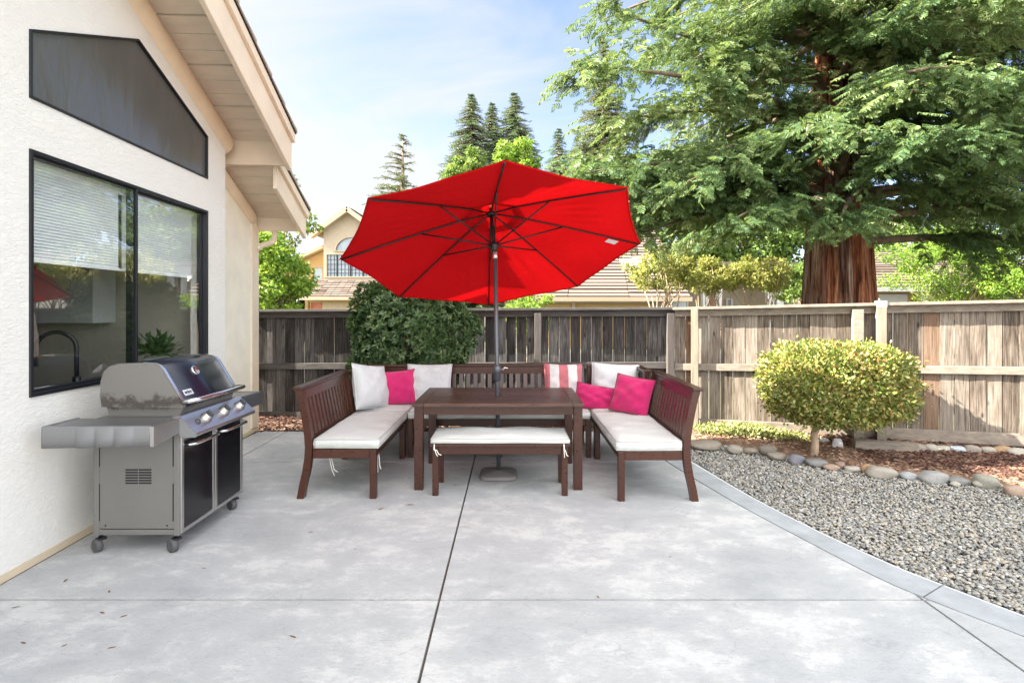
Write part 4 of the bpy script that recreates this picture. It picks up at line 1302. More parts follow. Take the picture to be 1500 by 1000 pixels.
# front bench
FBn = thing('backless_bench', 'short dark brown backless bench in front of the table', 'bench', (-.1, 4.75, 0), group='benches around the dining table')
fx0, fx1, fy0, fy1 = -.685, .485, 4.53, 4.965
for x0 in (fx0 + .02, fx1 - .07):
    for y0 in (fy0 + .02, fy1 - .07):
        m = MB(); m.box(x0, x0 + .05, y0, y0 + .05, 0, .415); m.build('leg', M['wood'], FBn, bevel=.004)
m = MB(); m.box(fx0 + .07, fx1 - .07, fy0 + .03, fy0 + .055, .345, .415); m.box(fx0 + .07, fx1 - .07, fy1 - .055, fy1 - .03, .345, .415)
for x0 in (fx0 + .03, fx1 - .055): m.box(x0, x0 + .025, fy0 + .07, fy1 - .07, .345, .415)
m.build('apron', M['wood'], FBn, bevel=.003)
m = MB(); m.box(fx0, fx1, fy0, fy0 + .08, .415, .436); m.box(fx0, fx1, fy1 - .08, fy1, .415, .436)
for i in range(4):
    y0 = fy0 + .083 + i * .0685; m.box(fx0, fx1, y0, y0 + .064, .415, .435)
m.build('seat', M['wood'], FBn, bevel=.003)


# cushions
def cushion(name, label, cx, cy, sx, sy, z0, th, ties, seed=1, sag=.008, crown=.010, group='seat cushions', piping=True):
    t = thing(name, label, 'cushion', (cx, cy, z0), group=group)
    rs = random.Random(seed); ph = [rs.uniform(0, 6.3) for _ in range(8)]
    N, Mm = max(16, int(sx / .028)), max(16, int(sy / .028)); rr = min(.018, th * .4)
    # rounded slab: rings of the outline stepping from bottom to top then filled grids
    def wob(x, y): return .008 * math.sin(5.3 * x + ph[0]) * math.sin(4.7 * y + ph[1]) + .0045 * math.sin(13 * x + ph[2] + 6 * y + 1.5 * math.sin(7 * y)) + .003 * math.sin(23 * y + ph[3] + 5 * x)
    def outline(k, i_):  # point on the outline for perimeter index
        return None
    bm = bmesh.new()
    top = [[None] * (Mm + 1) for _ in range(N + 1)]; bot = [[None] * (Mm + 1) for _ in range(N + 1)]
    for i in range(N + 1):
        for j in range(Mm + 1):
            u = -1 + 2 * i / N; v = -1 + 2 * j / Mm
            x = u * sx / 2; y = v * sy / 2
            e = 1 - max(abs(u) ** 10, abs(v) ** 10)
            bow = .004 * math.sin(9 * x + ph[4]) * (abs(v) > .999) + 0
            edge = crown * (1 - u ** 4) * (1 - v ** 4)
            top[i][j] = bm.verts.new((cx + x, cy + y + bow, z0 + th - rr * .5 * (1 - e) + edge + wob(x, y) * (.3 + .7 * e)))
            bot[i][j] = bm.verts.new((cx + x, cy + y + bow, z0 + .004 * (1 - e)))
    for i in range(N):
        for j in range(Mm):
            bm.faces.new((top[i][j], top[i + 1][j], top[i + 1][j + 1], top[i][j + 1]))
            bm.faces.new((bot[i][j], bot[i][j + 1], bot[i + 1][j + 1], bot[i + 1][j]))
    ring = [(i, 0) for i in range(N)] + [(N, j) for j in range(Mm)] + [(N - i, Mm) for i in range(N)] + [(0, Mm - j) for j in range(Mm)]
    mid = []
    c = Vector((cx, cy, 0))
    for (i, j) in ring:
        a, b = top[i][j].co, bot[i][j].co
        q = a.lerp(b, .5); d = Vector((q.x - cx, q.y - cy, 0))
        o = Vector(((1 if i == N else -1 if i == 0 else 0), (1 if j == Mm else -1 if j == 0 else 0), 0)).normalized()
        q = q + o * (.008 + .003 * math.sin(13 * (q.x + q.y) + ph[5])); mid.append(bm.verts.new(q))
    K = len(ring)
    for k in range(K):
        (i, j), (p, q) = ring[k], ring[(k + 1) % K]
        bm.faces.new((bot[i][j], bot[p][q], mid[(k + 1) % K], mid[k])); bm.faces.new((mid[k], mid[(k + 1) % K], top[p][q], top[i][j]))
    loop = [top[i][j].co.copy() for i, j in ring]; loopb = [bot[i][j].co.copy() for i, j in ring]
    me = bpy.data.meshes.new('pad'); me.materials.append(M['cushion'])
    bmesh.ops.recalc_face_normals(bm, faces=bm.faces)
    bm.transform(Matrix.Translation((-cx, -cy, -z0)))
    bm.to_mesh(me); bm.free(); me.polygons.foreach_set('use_smooth', [True] * len(me.polygons))
    pad = bpy.data.objects.new('pad', me); COL.objects.link(pad); pad.parent = t
    if piping:
        m = MB(); m.tube(loop + [loop[0]], .0042, 6); m.tube([p + Vector((0, 0, .004)) for p in loopb] + [loopb[0] + Vector((0, 0, .004))], .0042, 6)
        m.build('piping', M['cushion_piping'], t)
    for (x, y, ln, dx) in ties:
        m = MB()
        for q in (0, 1):
            pts = [(x, y, z0 + .004), (x + .004 * q, y - .012, z0 - .04), (x + dx * .3 + .012 * q, y - .012 + .012 * q, z0 - ln * .5), (x + dx * .6 + .02 * q, y - .005, z0 - ln * .8), (x + dx + .03 * q, y - .004 * q, z0 - ln * (1 - .12 * q))]
            m.tube(pts, .0042, 6)
        m.build('tie', M['tie'], t)
    return t


CZ = SEAT + .001
cushion('seat_cushion', 'cream seat cushion on the left bench', -1.367, 5.11, .53, 1.22, CZ, .085, [(-1.565, 4.66, .27, .05), (-1.16, 4.72, .26, .0)], 1)
cushion('seat_cushion', 'cream seat cushion on the right bench under a pink pillow', 1.112, 5.06, .53, 1.27, CZ, .085, [(.885, 4.62, .25, .03)], 2)
cushion('seat_cushion', 'long cream seat cushion on the back bench, half hidden by the table', -.135, 5.965, 1.90, .52, CZ, .085, [], 3)
cushion('seat_cushion', 'cream seat cushion on the left corner seat under the white and pink pillows', -1.37, 6.0, .53, .50, CZ, .085, [], 4)
cushion('seat_cushion', 'cream seat cushion on the right corner seat under the white pillow', 1.112, 5.99, .53, .50, CZ, .085, [], 5)
cushion('seat_cushion', 'thin rumpled cream cushion with ties on the backless front bench', -.1, 4.75, 1.15, .42,   .437, .048, [(fx0 + .04, fy0 - .004, .10, .03), (fx1 - .055, fy0 - .004, .11, .005)], 6, crown=.02)


def pillow(name, label, cat_, P, w, h, th, mat, rx, ry, rz, group, seed=0, pip=None):
    """square pillow standing on its lower edge at P, facing local -y"""
    t = thing(name, label, cat_, P, group=group)
    t.rotation_euler = (rx, ry, rz)
    N = 26; rs = random.Random(seed); ph = [rs.uniform(0, 6.3) for _ in range(6)]
    bm = bmesh.new(); front = {}; backv = {}
    def pos(i, j, sgn):
        u = -1 + 2 * i / N; v = -1 + 2 * j / N
        pin = .055
        x = u * w / 2 * (1 - pin * (1 - v * v)); z = h / 2 + v * h / 2 * (1 - pin * (1 - u * u))
        d = ((1 - u ** 2) * (1 - v ** 2)); d = max(d, 0) ** .50
        wr = .010 * math.sin(5 * u + ph[0] + 3 * v + math.sin(4 * v)) * math.sin(4 * v + ph[1]) + .004 * math.sin(13 * u * v + ph[2]) + .004 * math.sin(9 * (u - v) + ph[3])
        sagf = 1 + .18 * (-v) * (1 - u * u)
        return Vector((x, sgn * (th / 2 * d * sagf) + wr * min(1, d * 2), z))
    for i in range(N + 1):
        for j in range(N + 1):
            e = i in (0, N) or j in (0, N)
            front[i, j] = bm.verts.new(pos(i, j, -1))
            backv[i, j] = front[i, j] if e else bm.verts.new(pos(i, j, 1))
    for i in range(N):
        for j in range(N):
            bm.faces.new((front[i, j], front[i + 1, j], front[i + 1, j + 1], front[i, j + 1]))
            bm.faces.new((backv[i, j], backv[i, j + 1], backv[i + 1, j + 1], backv[i + 1, j]))
    ring = [(i, 0) for i in range(N)] + [(N, j) for j in range(N)] + [(N - i, N) for i in range(N)] + [(0, N - j) for j in range(N)]
    lp = [front[k].co.copy() for k in ring]
    me = bpy.data.meshes.new('cover'); bmesh.ops.recalc_face_normals(bm, faces=bm.faces); bm.to_mesh(me); bm.free()
    me.materials.append(mat); me.polygons.foreach_set('use_smooth', [True] * len(me.polygons))
    o = bpy.data.objects.new('cover', me); COL.objects.link(o); o.parent = t
    m = MB(); m.tube(lp + [lp[0]], .0065, 6)
    q = m.build('piping', pip or mat); q.parent = t
    return t


PZ = SEAT + .088
pg = 'pillows on the corner seats'
pillow('pillow', 'big white pillow leaning in the left corner, turned towards the table', 'pillow', (-1.475, 5.80, PZ), .50, .48, .27, M['white_pillow'], R(-16), R(9), R(62), pg, 1)
pillow('pillow', 'pink pillow between two white pillows left of the table', 'pillow', (-1.245, 6.02, PZ), .40, .385, .17, M['pink'], R(-12), R(-4), R(14), pg, 2, M['pink_piping'])
pillow('pillow', 'wide white pillow behind the left edge of the table', 'pillow', (-.93, 6.08, PZ), .50, .45, .16, M['white_pillow'], R(-14), 0, R(0), pg, 3)
pillow('pillow', 'pink and white striped pillow on the back bench', 'pillow', (.575, 6.10, PZ), .43, .45, .15, M['striped'], R(-13), R(1), R(2), pg, 4)
pillow('pillow', 'small pink lumbar pillow at the right edge of the table', 'pillow', (.86, 5.86, PZ - .02), .42, .27, .14, M['pink'], R(-16), R(9), R(-12), pg, 5, M['pink_piping'])
pillow('pillow', 'large white pillow in the right corner between the pink pillows', 'pillow', (1.12, 6.04, PZ), .52, .46, .18, M['white_pillow'], R(-14), R(2), R(-14), pg, 6)
pillow('pillow', 'pink pillow leaning against the right bench back', 'pillow', (1.17, 5.55, PZ), .42, .39, .15, M['pink'], R(-20), R(6), R(-38), pg, 7, M['pink_piping'])

# ------------------------------------------------------------------ umbrella
UA = Vector((-.203, 5.242, 2.498)); Un = Vector((-.0961, .3415, .9349)).normalized(); UR, UH, UL = 1.411, .428, .366
Ue = Vector((0, -1, 0)); Ue = (Ue - Un * Ue.dot(Un)).normalized(); Uf = Un.cross(Ue); UPH = .11488
UJ = UA - Un * .49
UB = Vector((-.125, 5.10, 0))
um = thing('patio_umbrella', 'open red octagonal patio umbrella tilted over the dining table', 'umbrella', UB)
C0 = UA - Un * UH


def vert(k, r=1.0, drop=None):
    a = UPH + k * math.pi / 4
    return (Ue * math.cos(a) + Uf * math.sin(a)) * UR * r


m = MB(); rings = 34; seg = 26; r0 = .16
vs = []; fs = []


def canopy_pt(k, f, r):
    """f 0..1 between ribs k and k+1, r 0..1 from the crown to the rim"""
    a = vert(k); b = vert(k + 1)
    p = a.lerp(b, f) * r
    s = 4 * f * (1 - f)
    inward = 1 - .022 * s * r ** 3
    z = UH * (1 - r) - .10 * UH * r * (1 - r) * 0 + .06 * r * (1 - r)
    sag = .018 * s * r * (1.1 - r) * 1.4 - .006 * s * math.sin(9 * f + 3 * k) * r + .0035 * s * math.exp(-((r - .66) / .14) ** 2) * math.sin(34 * f + 9 * r + k) * (1 + math.sin(2.1 * k)) + .004 * s * math.sin(15 * r + 2 * f + 1.7 * k)
    return C0 + p * inward + Un * (z - sag)


for k in range(8):
    b = len(vs)
    for i in range(rings + 1):
        r = r0 + (1 - r0) * i / rings
        for j in range(seg + 1): vs.append(canopy_pt(k, j / seg, r))
    W_ = seg + 1
    fs += [(b + i * W_ + j, b + i * W_ + j + 1, b + (i + 1) * W_ + j + 1, b + (i + 1) * W_ + j) for i in range(rings) for j in range(seg)]
m.add(vs, fs, False)
can = m.build('canopy', M['canopy'], um)
can.data.polygons.foreach_set('use_smooth', [True] * len(can.data.polygons))
m = MB(); vs = []; fs = []
for k in range(8):
    b = len(vs)
    for i in range(5):
        r = .01 + .20 * i / 4
        for j in range(7):
            p = canopy_pt(k, j / 6, r); vs.append(p + Un * (.055 - .04 * i / 4))
    fs += [(b + i * 7 + j, b + i * 7 + j + 1, b + (i + 1) * 7 + j + 1, b + (i + 1) * 7 + j) for i in range(4) for j in range(6)]
m.add(vs, fs, True); m.build('vent', M['canopy'], can)
m = MB()
for k in range(8):  # stitched hem
    pts = [canopy_pt(k, j / seg, .992) - Un * .006 for j in range(seg + 1)]; m.tube(pts, .006, 5)
m.build('hem', M['canopy'], can)
HUB = UA - Un * .035; RUN = UA - Un * UL
for k in range(8):
    tip = canopy_pt(k, 0, .985) - Un * .016; root = HUB + (vert(k) * .02)
    mid = canopy_pt(k, 0, .47) - Un * .016
    q1 = canopy_pt(k, 0, .22) - Un * .016
    rb = MB().tube([root, q1, mid, canopy_pt(k, 0, .75) - Un * .016, tip], .0085, 8).build('rib', M['rib'], um)
    MB().tube([RUN + vert(k) * .022, mid - Un * .012], .0075, 8).build('strut', M['rib'], rb)
fr_ = Matrix(((Ue.x, Uf.x, Un.x, HUB.x), (Ue.y, Uf.y, Un.y, HUB.y), (Ue.z, Uf.z, Un.z, HUB.z), (0, 0, 0, 1)))
MB().lathe([(.028, -.022), (.042, -.018), (.042, .012), (.03, .02)], fr_, 20).build('hub', M['rib'], um)
fr_.translation = RUN
MB().lathe([(.027, -.07), (.030, -.04), (.044, -.018), (.044, .014), (.03, .022)], fr_, 20).build('runner', M['rib'], um)
MB().tube([UJ, UA + Un * .02], .0165, 14).build('tilt_pole', M['rib'], um)
MB().tube([UJ - Un * .02, UJ + Un * .05], .021, 14).build('tilt_joint', M['silver'], um)
pole = MB().tube([UB + Vector((0, 0, .05)), Vector((UB.x * .5 + UJ.x * .5, UB.y * .5 + UJ.y * .5, 1.02)), UJ], .0205, 16).build('pole', M['pole'], um)
px = lambda z: UB.lerp(Vector((UJ.x, UJ.y, 0)), z / UJ.z)
cz = .965; pc = px(cz); pc.z = cz
MB().lathe([(.026, -.075), (.034, -.068), (.034, .0), (.037, .004), (.037, .052), (.030, .062), (.024, .07)], Matrix.Translation(pc), 20).build('crank_housing', M['pole'], um)
MB().tube([pc + Vector((.03, -.005, .03)), pc + Vector((.062, -.01, .03)), pc + Vector((.066, -.012, .045)), pc + Vector((.07, -.012, .05)), pc + Vector((.10, -.02, .042))], .006, 8).build('crank', M['silver'], um)
# base: rounded square slab
m = MB(); vs = []
prof = [(.172, .0), (.175, .012), (.170, .030), (.155, .038), (.06, .047), (.04, .060)]
n = 40
for r, z in prof:
    for k in range(n):
        a = 2 * math.pi * k / n; e = 4.5 if r > .1 else 2.2
        q = (abs(math.cos(a)) ** e + abs(math.sin(a)) ** e) ** (-1 / e)
        vs.append((UB.x + r * q * math.cos(a), UB.y + r * q * math.sin(a), z + .002))
m.add(vs, [(i * n + k, i * n + (k + 1) % n, (i + 1) * n + (k + 1) % n, (i + 1) * n + k) for i in range(len(prof) - 1) for k in range(n)], True)
m.f += [tuple(range(n))[::-1], tuple((len(prof) - 1) * n + k for k in range(n))]; m.sm += [False, False]
m.build('base', M['base'], um)
MB().lathe([(.034, .06), (.034, .30), (.028, .305), (.0215, .31)], Matrix.Translation((UB.x, UB.y, 0)), 18).build('base_sleeve', M['rib'], um) if False else None
m = MB(); m.tube([px(.30) + Vector((0, 0, .58)), px(.30) + Vector((0, 0, .60))], .027, 16); m.tube([px(.3) + Vector((0, 0, .335)), px(.3) + Vector((0, 0, .36))], .026, 16)
m.build('pole_ring', M['pole'], um)
# care label sewn near a rib tip
a = canopy_pt(2, .04, .80); b_ = canopy_pt(2, .04, .87); c_ = canopy_pt(2, .11, .87); d_ = canopy_pt(2, .11, .80)
o_ = -Un * .012
m = MB(); m.add([p + o_ for p in (a, b_, c_, d_)] + [p + o_ * 1.1 for p in (a, b_, c_, d_)], [(0, 1, 2, 3), (7, 6, 5, 4), (0, 4, 5, 1), (1, 5, 6, 2), (2, 6, 7, 3), (3, 7, 4, 0)])
m.build('care_label', M['white_label'], um)

# ------------------------------------------------------------------ plants
def leaves_obj(name, mat, T, fwd, up, S, tint, parent, tmpl=(LT_V, LT_F)):
    V, F, tt = scatter(tmpl[0], tmpl[1], T, frames(fwd, up), S, tint)
    return np_mesh(name, mat, V, F, parent, tt)


# big dark bush: whorls of long leaves
bc = np.array([-1.24, 6.72, 1.22]); br = np.array([.775, .40, .70])
bush = thing('bush', 'large dense dark green bush rising behind the left benches', 'bush', (-1.24, 6.8, .02))
n = 3300; d = rand_dir(n); rr = RNG.uniform(.62, 1.0, n) ** .6
lump = 1 + .10 * np.sin(5 * d[:, 0] + 2) * np.sin(4 * d[:, 2] + 1) + .07 * np.sin(9 * d[:, 0] - 6 * d[:, 2])
P0 = bc + np.sign(d) * np.abs(d) ** .85 * br * (rr * lump)[:, None]
Ts, Fw, Up, Ss, Ti = [], [], [], [], []
tw = RNG.random(n) ** 1.2
for q in range(9):
    a = q / 9 * 2 * math.pi + RNG.uniform(-.3, .3, n)
    ax = d + rand_dir(n) * .45 + np.array([0, 0, .25]); ax /= np.linalg.norm(ax, axis=1, keepdims=True)
    e1 = np.cross(ax, rand_dir(n)); e1 /= np.linalg.norm(e1, axis=1, keepdims=True); e2 = np.cross(ax, e1)
    f = e1 * np.cos(a)[:, None] + e2 * np.sin(a)[:, None] + ax * RNG.uniform(.35, 1.0, (n, 1))
    Ts.append(P0); Fw.append(f); Up.append(ax); Ss.append(RNG.uniform(.05, .082, n)); Ti.append(np.clip(tw + RNG.uniform(-.15, .15, n), 0, 1))
leaves_obj('crown', M['leaf_bush'], np.concatenate(Ts), np.concatenate(Fw), np.concatenate(Up), np.concatenate(Ss), np.concatenate(Ti), bush, (LT_V * np.array([1, .75, 1]), LT_F))
m = MB()
for q in range(7):
    a = q * .9; p0 = Vector((-1.24 + .06 * math.cos(a), 6.8 + .05 * math.sin(a), -.02)); p1 = Vector((-1.24 + .25 * math.cos(a), 6.78 + .14 * math.sin(a), .7)); p2 = Vector((-1.24 + .55 * math.cos(a), 6.75 + .2 * math.sin(a), 1.4))
    m.tube([p0, p1, p2], [.024, .018, .008], 7)
m.build('trunk', M['bark'], bush)

# small round-clipped tree
TP = on_bed(1191, 664)
tree = thing('small_tree', 'small round clipped tree with yellow green crown in the mulch bed', 'tree', TP)
sc_ = np.array([3.43, 5.80, 1.56 - (561 - 452) / 800 * 5.8]); sr = np.array([.715, .53, .435])
q_ = RNG.uniform(-1, 1, (120000, 3)); w_ = (np.abs(q_) ** 3.0).sum(1); q_ = q_[(w_ < 1) & (w_ > .20)]
q_ = q_[RNG.random(len(q_)) < .30 + .7 * (q_ ** 2).sum(1) / 1.6][:30000]; n = len(q_); d = q_ / np.linalg.norm(q_, axis=1, keepdims=True)
lump = 1 + .03 * np.sin(6 * d[:, 0] + 1) * np.sin(5 * d[:, 2]) + .03 * np.sin(11 * d[:, 0] + 7 * d[:, 1] - 5 * d[:, 2]) + .04 * np.sin(17 * d[:, 2] + 9 * d[:, 0])
lump += .035 * np.sin(15 * d[:, 0] + 3 * d[:, 1]) * np.sin(13 * d[:, 2] + 1) + (RNG.random(n) < .10) * RNG.uniform(0, .13, n)
T = sc_ + q_ * sr * lump[:, None]
tn = np.clip(.45 + .25 * np.sin(T[:, 0] * 9 + T[:, 2] * 5) * np.sin(T[:, 2] * 11 - T[:, 1] * 6) + RNG.uniform(-.3, .3, n), 0, 1)
leaves_obj('crown', M['leaf_shrub'], T, d + rand_dir(n) * .9 + np.array([0, 0, .2]), d + rand_dir(n) * .6, RNG.uniform(.026, .046, n), tn, tree, (LT_V * np.array([1, 1.25, 1]), LT_F))
m = MB()
m.tube([TP - Vector((0, 0, .05)), TP + Vector((.02, 0, .10)), TP + Vector((.015, .01, .20)), TP + Vector((.06, .0, .33)), TP + Vector((.12, .02, .55))], [.05, .040, .036, .034, .022], 10)
for q in range(6):
    a = q * 1.1; s0 = TP + Vector((.05, 0, .32)); m.tube([s0, s0 + Vector((.10 + .15 * math.cos(a), .12 * math.sin(a), .2)), s0 + Vector((.18 + .3 * math.cos(a), .2 * math.sin(a), .40))], [.02, .012, .004], 6)
m.build('trunk', M['bark_pale'], tree)

# green ground cover in the bed
n = 5200; x = RNG.normal(0, 1, n); y = RNG.normal(0, 1, n)
gx = 2.80 + np.clip(x, -1.9, 2.2) * .28; gy = 6.50 - .10 * x + np.clip(y, -1.6, 1.6) * .09
zz = np.array([bed_z(a, b) for a, b in zip(gx, gy)]) + RNG.uniform(0, .10, n) * np.exp(-(x ** 2) * .25)
o = leaves_obj('groundcover', M['leaf_cover'], np.stack([gx, gy, zz], 1), rand_dir(n) + np.array([0, 0, .5]), rand_dir(n) + np.array([0, 0, 1]), RNG.uniform(.025, .05, n), RNG.random(n), None, (LT_V * np.array([1, 1.1, 1]), LT_F))
tag(o, kind='stuff')

# dry leaves on the patio
base = MB(); base.add([(-.5, 0, .006), (-.2, .2, .012), (.2, .17, .008), (.5, 0, .02), (.2, -.17, .012), (-.2, -.2, .004), (0, 0, .0)], [(6, 0, 1), (6, 1, 2), (6, 2, 3), (6, 3, 4), (6, 4, 5), (6, 5, 0)])
lf0 = None
for i, (u, v, s_) in enumerate([(96, 850, .06), (23, 889, .05), (34, 941, .05), (164, 948, .05), (181, 902, .05), (94, 945, .035), (299, 832, .04), (429, 932, .06), (558, 745, .075), (601, 739, .085), (579, 741, .03), (455, 779, .05), (520, 804, .03), (667, 710, .05), (982, 815, .035), (876, 874, .04), (690, 742, .03), (160, 866, .045), (150, 897, .05), (505, 690, .05), (600, 700, .05), (645, 690, .04)]):
    Y = 1248 / (v - 452)
    if lf0 is None: lf0 = base.build('dry_leaf', M['dry_leaf']); o = lf0
    else: o = lf0.copy(); COL.objects.link(o)
    o.location = ((u - 750) / 800 * Y, Y, .001); s_ *= .78; o.scale = (s_, s_ * random.uniform(.6, 1), s_ * random.uniform(.8, 1.6)); o.rotation_euler = (0, 0, random.uniform(0, 6.3))
    tag(o, 'small dry brown leaf lying on the grey patio concrete', 'leaf', 'dry leaves scattered on the patio')

# ------------------------------------------------------------------ redwood
def spray_template(k=11, L=1.0, wd=.34, hw=.026):
    """flat feathery frond: narrow leaflets on both sides of a stem"""
    V, F = [], []
    for i in range(k):
        x = L * (i + .6) / (k + .4)
        for sgn in (-1, 1):
            ln = wd * (1 - .55 * abs(x / L - .35)) ; b = len(V)
            dx = ln * .62; dy = sgn * ln * .8; hw_ = hw * L; tz = .05 * math.sin(i * 2.3 + sgn)
            V += [(x - hw_, 0, tz * .3), (x + hw_, 0, -tz * .3), (x + dx + hw_ * .5, dy, -.05 * L - tz), (x + dx - hw_ * 1.0, dy, -.05 * L + tz)]
            F.append((b, b + 1, b + 2, b + 3))
    b = len(V); V += [(L * .9, -.02, 0), (L * .9, .02, 0), (L * 1.12, .01, -.03), (L * 1.12, -.01, -.03)]; F.append((b, b + 1, b + 2, b + 3))
    return np.array(V, float), np.array(F)


SPR = spray_template(9, 1.0, .33, .036)
RB = np.array([6.55, 11.0, 0.0])
rw = thing('redwood_tree', 'huge redwood with thick reddish furrowed trunk and feathery branches behind the right fence', 'tree', RB)
m = MB(); vs = []; n = 180; Hs = [-.1, .3, .9, 1.5, 2.2, 3.0, 4.0, 5.0, 6.0, 7.5, 9, 11, 13.5]
rad = lambda z: .70 + .22 * math.exp(-z / .6) - .055 * z + .0008 * z * z
lean = lambda z: RB[0] + .005 * z - .002 * z * z * .3
Hz = list(np.linspace(-.1, 13.5, 60))
for z in Hz:
    for k in range(n):
        a = 2 * math.pi * k / n
        fl = 1 + .035 * math.sin(9 * a + .25 * z) + .035 * math.sin(17 * a - .3 * z + 1) + .03 * abs(math.sin(14.5 * a + .3 * z)) ** .5 + .022 * math.sin(37 * a + .5 * z)
        r = max(.12, rad(z)) * fl
        vs.append((lean(z) + r * math.cos(a), RB[1] + r * math.sin(a), z))
m.add(vs, [(i * n + k, i * n + (k + 1) % n, (i + 1) * n + (k + 1) % n, (i + 1) * n + k) for i in range(len(Hz) - 1) for k in range(n)], True)
m.build('trunk', M['redwood_bark'], rw)
limb = MB(); T, FW, UPv, SS, TI = [], [], [], [], []
rs = np.random.default_rng(5)


def add_limb(z0, az, L, rise, droop, dens=1.0, r0=.07):
    while L > 1.5 and (lean(z0) + (L + .7) * math.cos(az)) / max(4, RB[1] + L * math.sin(az)) < .095 + .012 * max(0, 5.5 - z0): L -= .1
    d = np.array([math.cos(az), math.sin(az), 0]); side = np.array([-d[1], d[0], 0])
    base = np.array([lean(z0), RB[1], z0]) + d * max(.1, rad(z0)) * .85
    K = 14; pts = []; wob = rs.uniform(-.25, .25)
    for i in range(K + 1):
        s = i / K
        pts.append(base + d * L * s + side * wob * L * s * s + np.array([0, 0, L * (rise * s - droop * s * s)]))
    pts = np.array(pts)
    limb.tube([Vector(p) for p in pts], [r0 * (1 - .88 * i / K) for i in range(K + 1)], 7)
    nt_ = int(L * 8.5 * dens); lt = rs.random() ** 1.1 * .75
    for q in range(nt_):
        s = rs.uniform(.14, 1.0) ** .85; f = s * K; i = min(int(f), K - 1); p = pts[i] + (pts[i + 1] - pts[i]) * (f - i)
        sg = 1 if q % 2 else -1
        if s > .35 and math.cos(az) < -.2 and rs.random() < .34: continue
        tl = (rs.uniform(.5, 1.15) * (1.15 - .55 * s)) * min(1.2, L / 3.5)
        td = side * sg * rs.uniform(.5, 1.0) + d * rs.uniform(.25, .9) + np.array([0, 0, rs.uniform(-.42, .12)])
        td /= np.linalg.norm(td)
        kk = max(3, int(tl * (16 if z0 < 8.6 else 8))); tw_ = np.clip(lt + rs.uniform(-.22, .3), 0, 1)
        for c in range(kk):
            h = (c + .5) / kk; pp_ = p + td * tl * h + np.array([0, 0, -.30 * tl * h * h])
            tdir = td + np.array([0, 0, -.6 * h])
            s2 = np.cross(tdir, [0, 0, 1]); s2 /= np.linalg.norm(s2) + 1e-6
            for sg2 in (-1, 1):
                f_ = tdir * .8 + s2 * sg2 * rs.uniform(.4, 1.1) + np.array([0, 0, rs.uniform(-.55, .3)]) + rs.normal(0, .3, 3)
                T.append(pp_ + rs.normal(0, .05, 3)); FW.append(f_); UPv.append(np.array([rs.normal(0, .8) - .25, rs.normal(0, .8) - .45, .8])); SS.append(rs.uniform(.11, .21)); TI.append(tw_ + rs.uniform(-.14, .14))
        T.append(p + td * tl); FW.append(td + np.array([0, 0, -.5])); UPv.append(np.array([0, -.2, 1.])); SS.append(rs.uniform(.25, .36)); TI.append(tw_ + .1)


for i in range(84):                       # spiral of limbs up the trunk
    z0 = 3.5 + 7.9 * (i / 84) ** 1.05 + rs.uniform(-.2, .2)
    az = i * 2.39996 + rs.uniform(-.3, .3)
    L = (5.6 - .18 * (z0 - 3)) * rs.uniform(.72, 1.02)
    if math.sin(az) < -.3: L = min(L, 4.0) * .9            # the side over the fence is shorter
    if math.sin(az) > .25: L = min(L, 3.4)
    add_limb(z0, az, L, rs.uniform(.10, .34), rs.uniform(.18, .40), 1.0, .085)
# low drooping limbs and the boughs that carry the crown out to both sides
for z0, az, L, rise, droop in ((3.9, math.pi * 1.03, 5.0, .02, .10), (4.1, math.pi * 1.12, 5.4, .16, .20), (3.5, math.pi * 1.25, 3.2, .05, .16), (4.4, math.pi * 1.05, 6.0, .14, .14), (5.2, math.pi * 1.15, 6.2, .18, .16), (6.2, math.pi * 1.06, 6.4, .16, .12), (6.8, math.pi * 1.18, 6.0, .14, .12),
                               (2.9, -.30, 4.6, .06, .14), (3.3, -.62, 4.2, .16, .26), (3.9, -.12, 5.0, .12, .2), (4.6, -.5, 5.2, .2, .24), (5.5, -.25, 5.4, .18, .2), (6.3, -.6, 5.0, .2, .2), (7.0, -.3, 5.2, .2, .18), (4.1, -1.2, 3.4, .16, .36), (5.0, -1.75, 3.4, .15, .3), (4.6, -2.3, 3.8, .18, .34), (3.5, -1.95, 2.6, .12, .34), (3.7, -1.0, 2.8, .1, .3), (5.4, -2.0, 3.2, .1, .34), (6.2, -1.75, 3.0, .08, .3), (7.4, -1.5, 3.0, .08, .34), (5.6, -1.3, 3.2, .05, .34), (8.2, -1.8, 3.2, .05, .3), (4.8, -1.5, 2.6, .05, .4), (3.9, -2.75, 4.6, .06, .22), (3.7, -2.95, 5.2, .10, .20), (3.5, -2.5, 3.6, .10, .26), (3.3, -2.2, 2.4, .05, .26), (3.6, -2.8, 3.9, .02, .20), (6.8, -2.4, 3.6, .1, .3), (4.2, -2.6, 4.2, .1, .26), (5.2, -2.75, 4.8, .1, .2), (6.6, -.8, 3.8, .1, .3), (6.0, -1.5, 3.2, .2, .3), (7.2, -1.9, 3.2, .2, .2), (7.0, -1.2, 3.4, .2, .2), (8.0, -2.2, 3.6, .15, .2)):
    add_limb(z0, az, L, rise, droop, 1.35, .09)
limb.build('branches', M['bark'], rw)
T, FW, UPv, SS, TI = map(np.array, (T, FW, UPv, SS, TI))
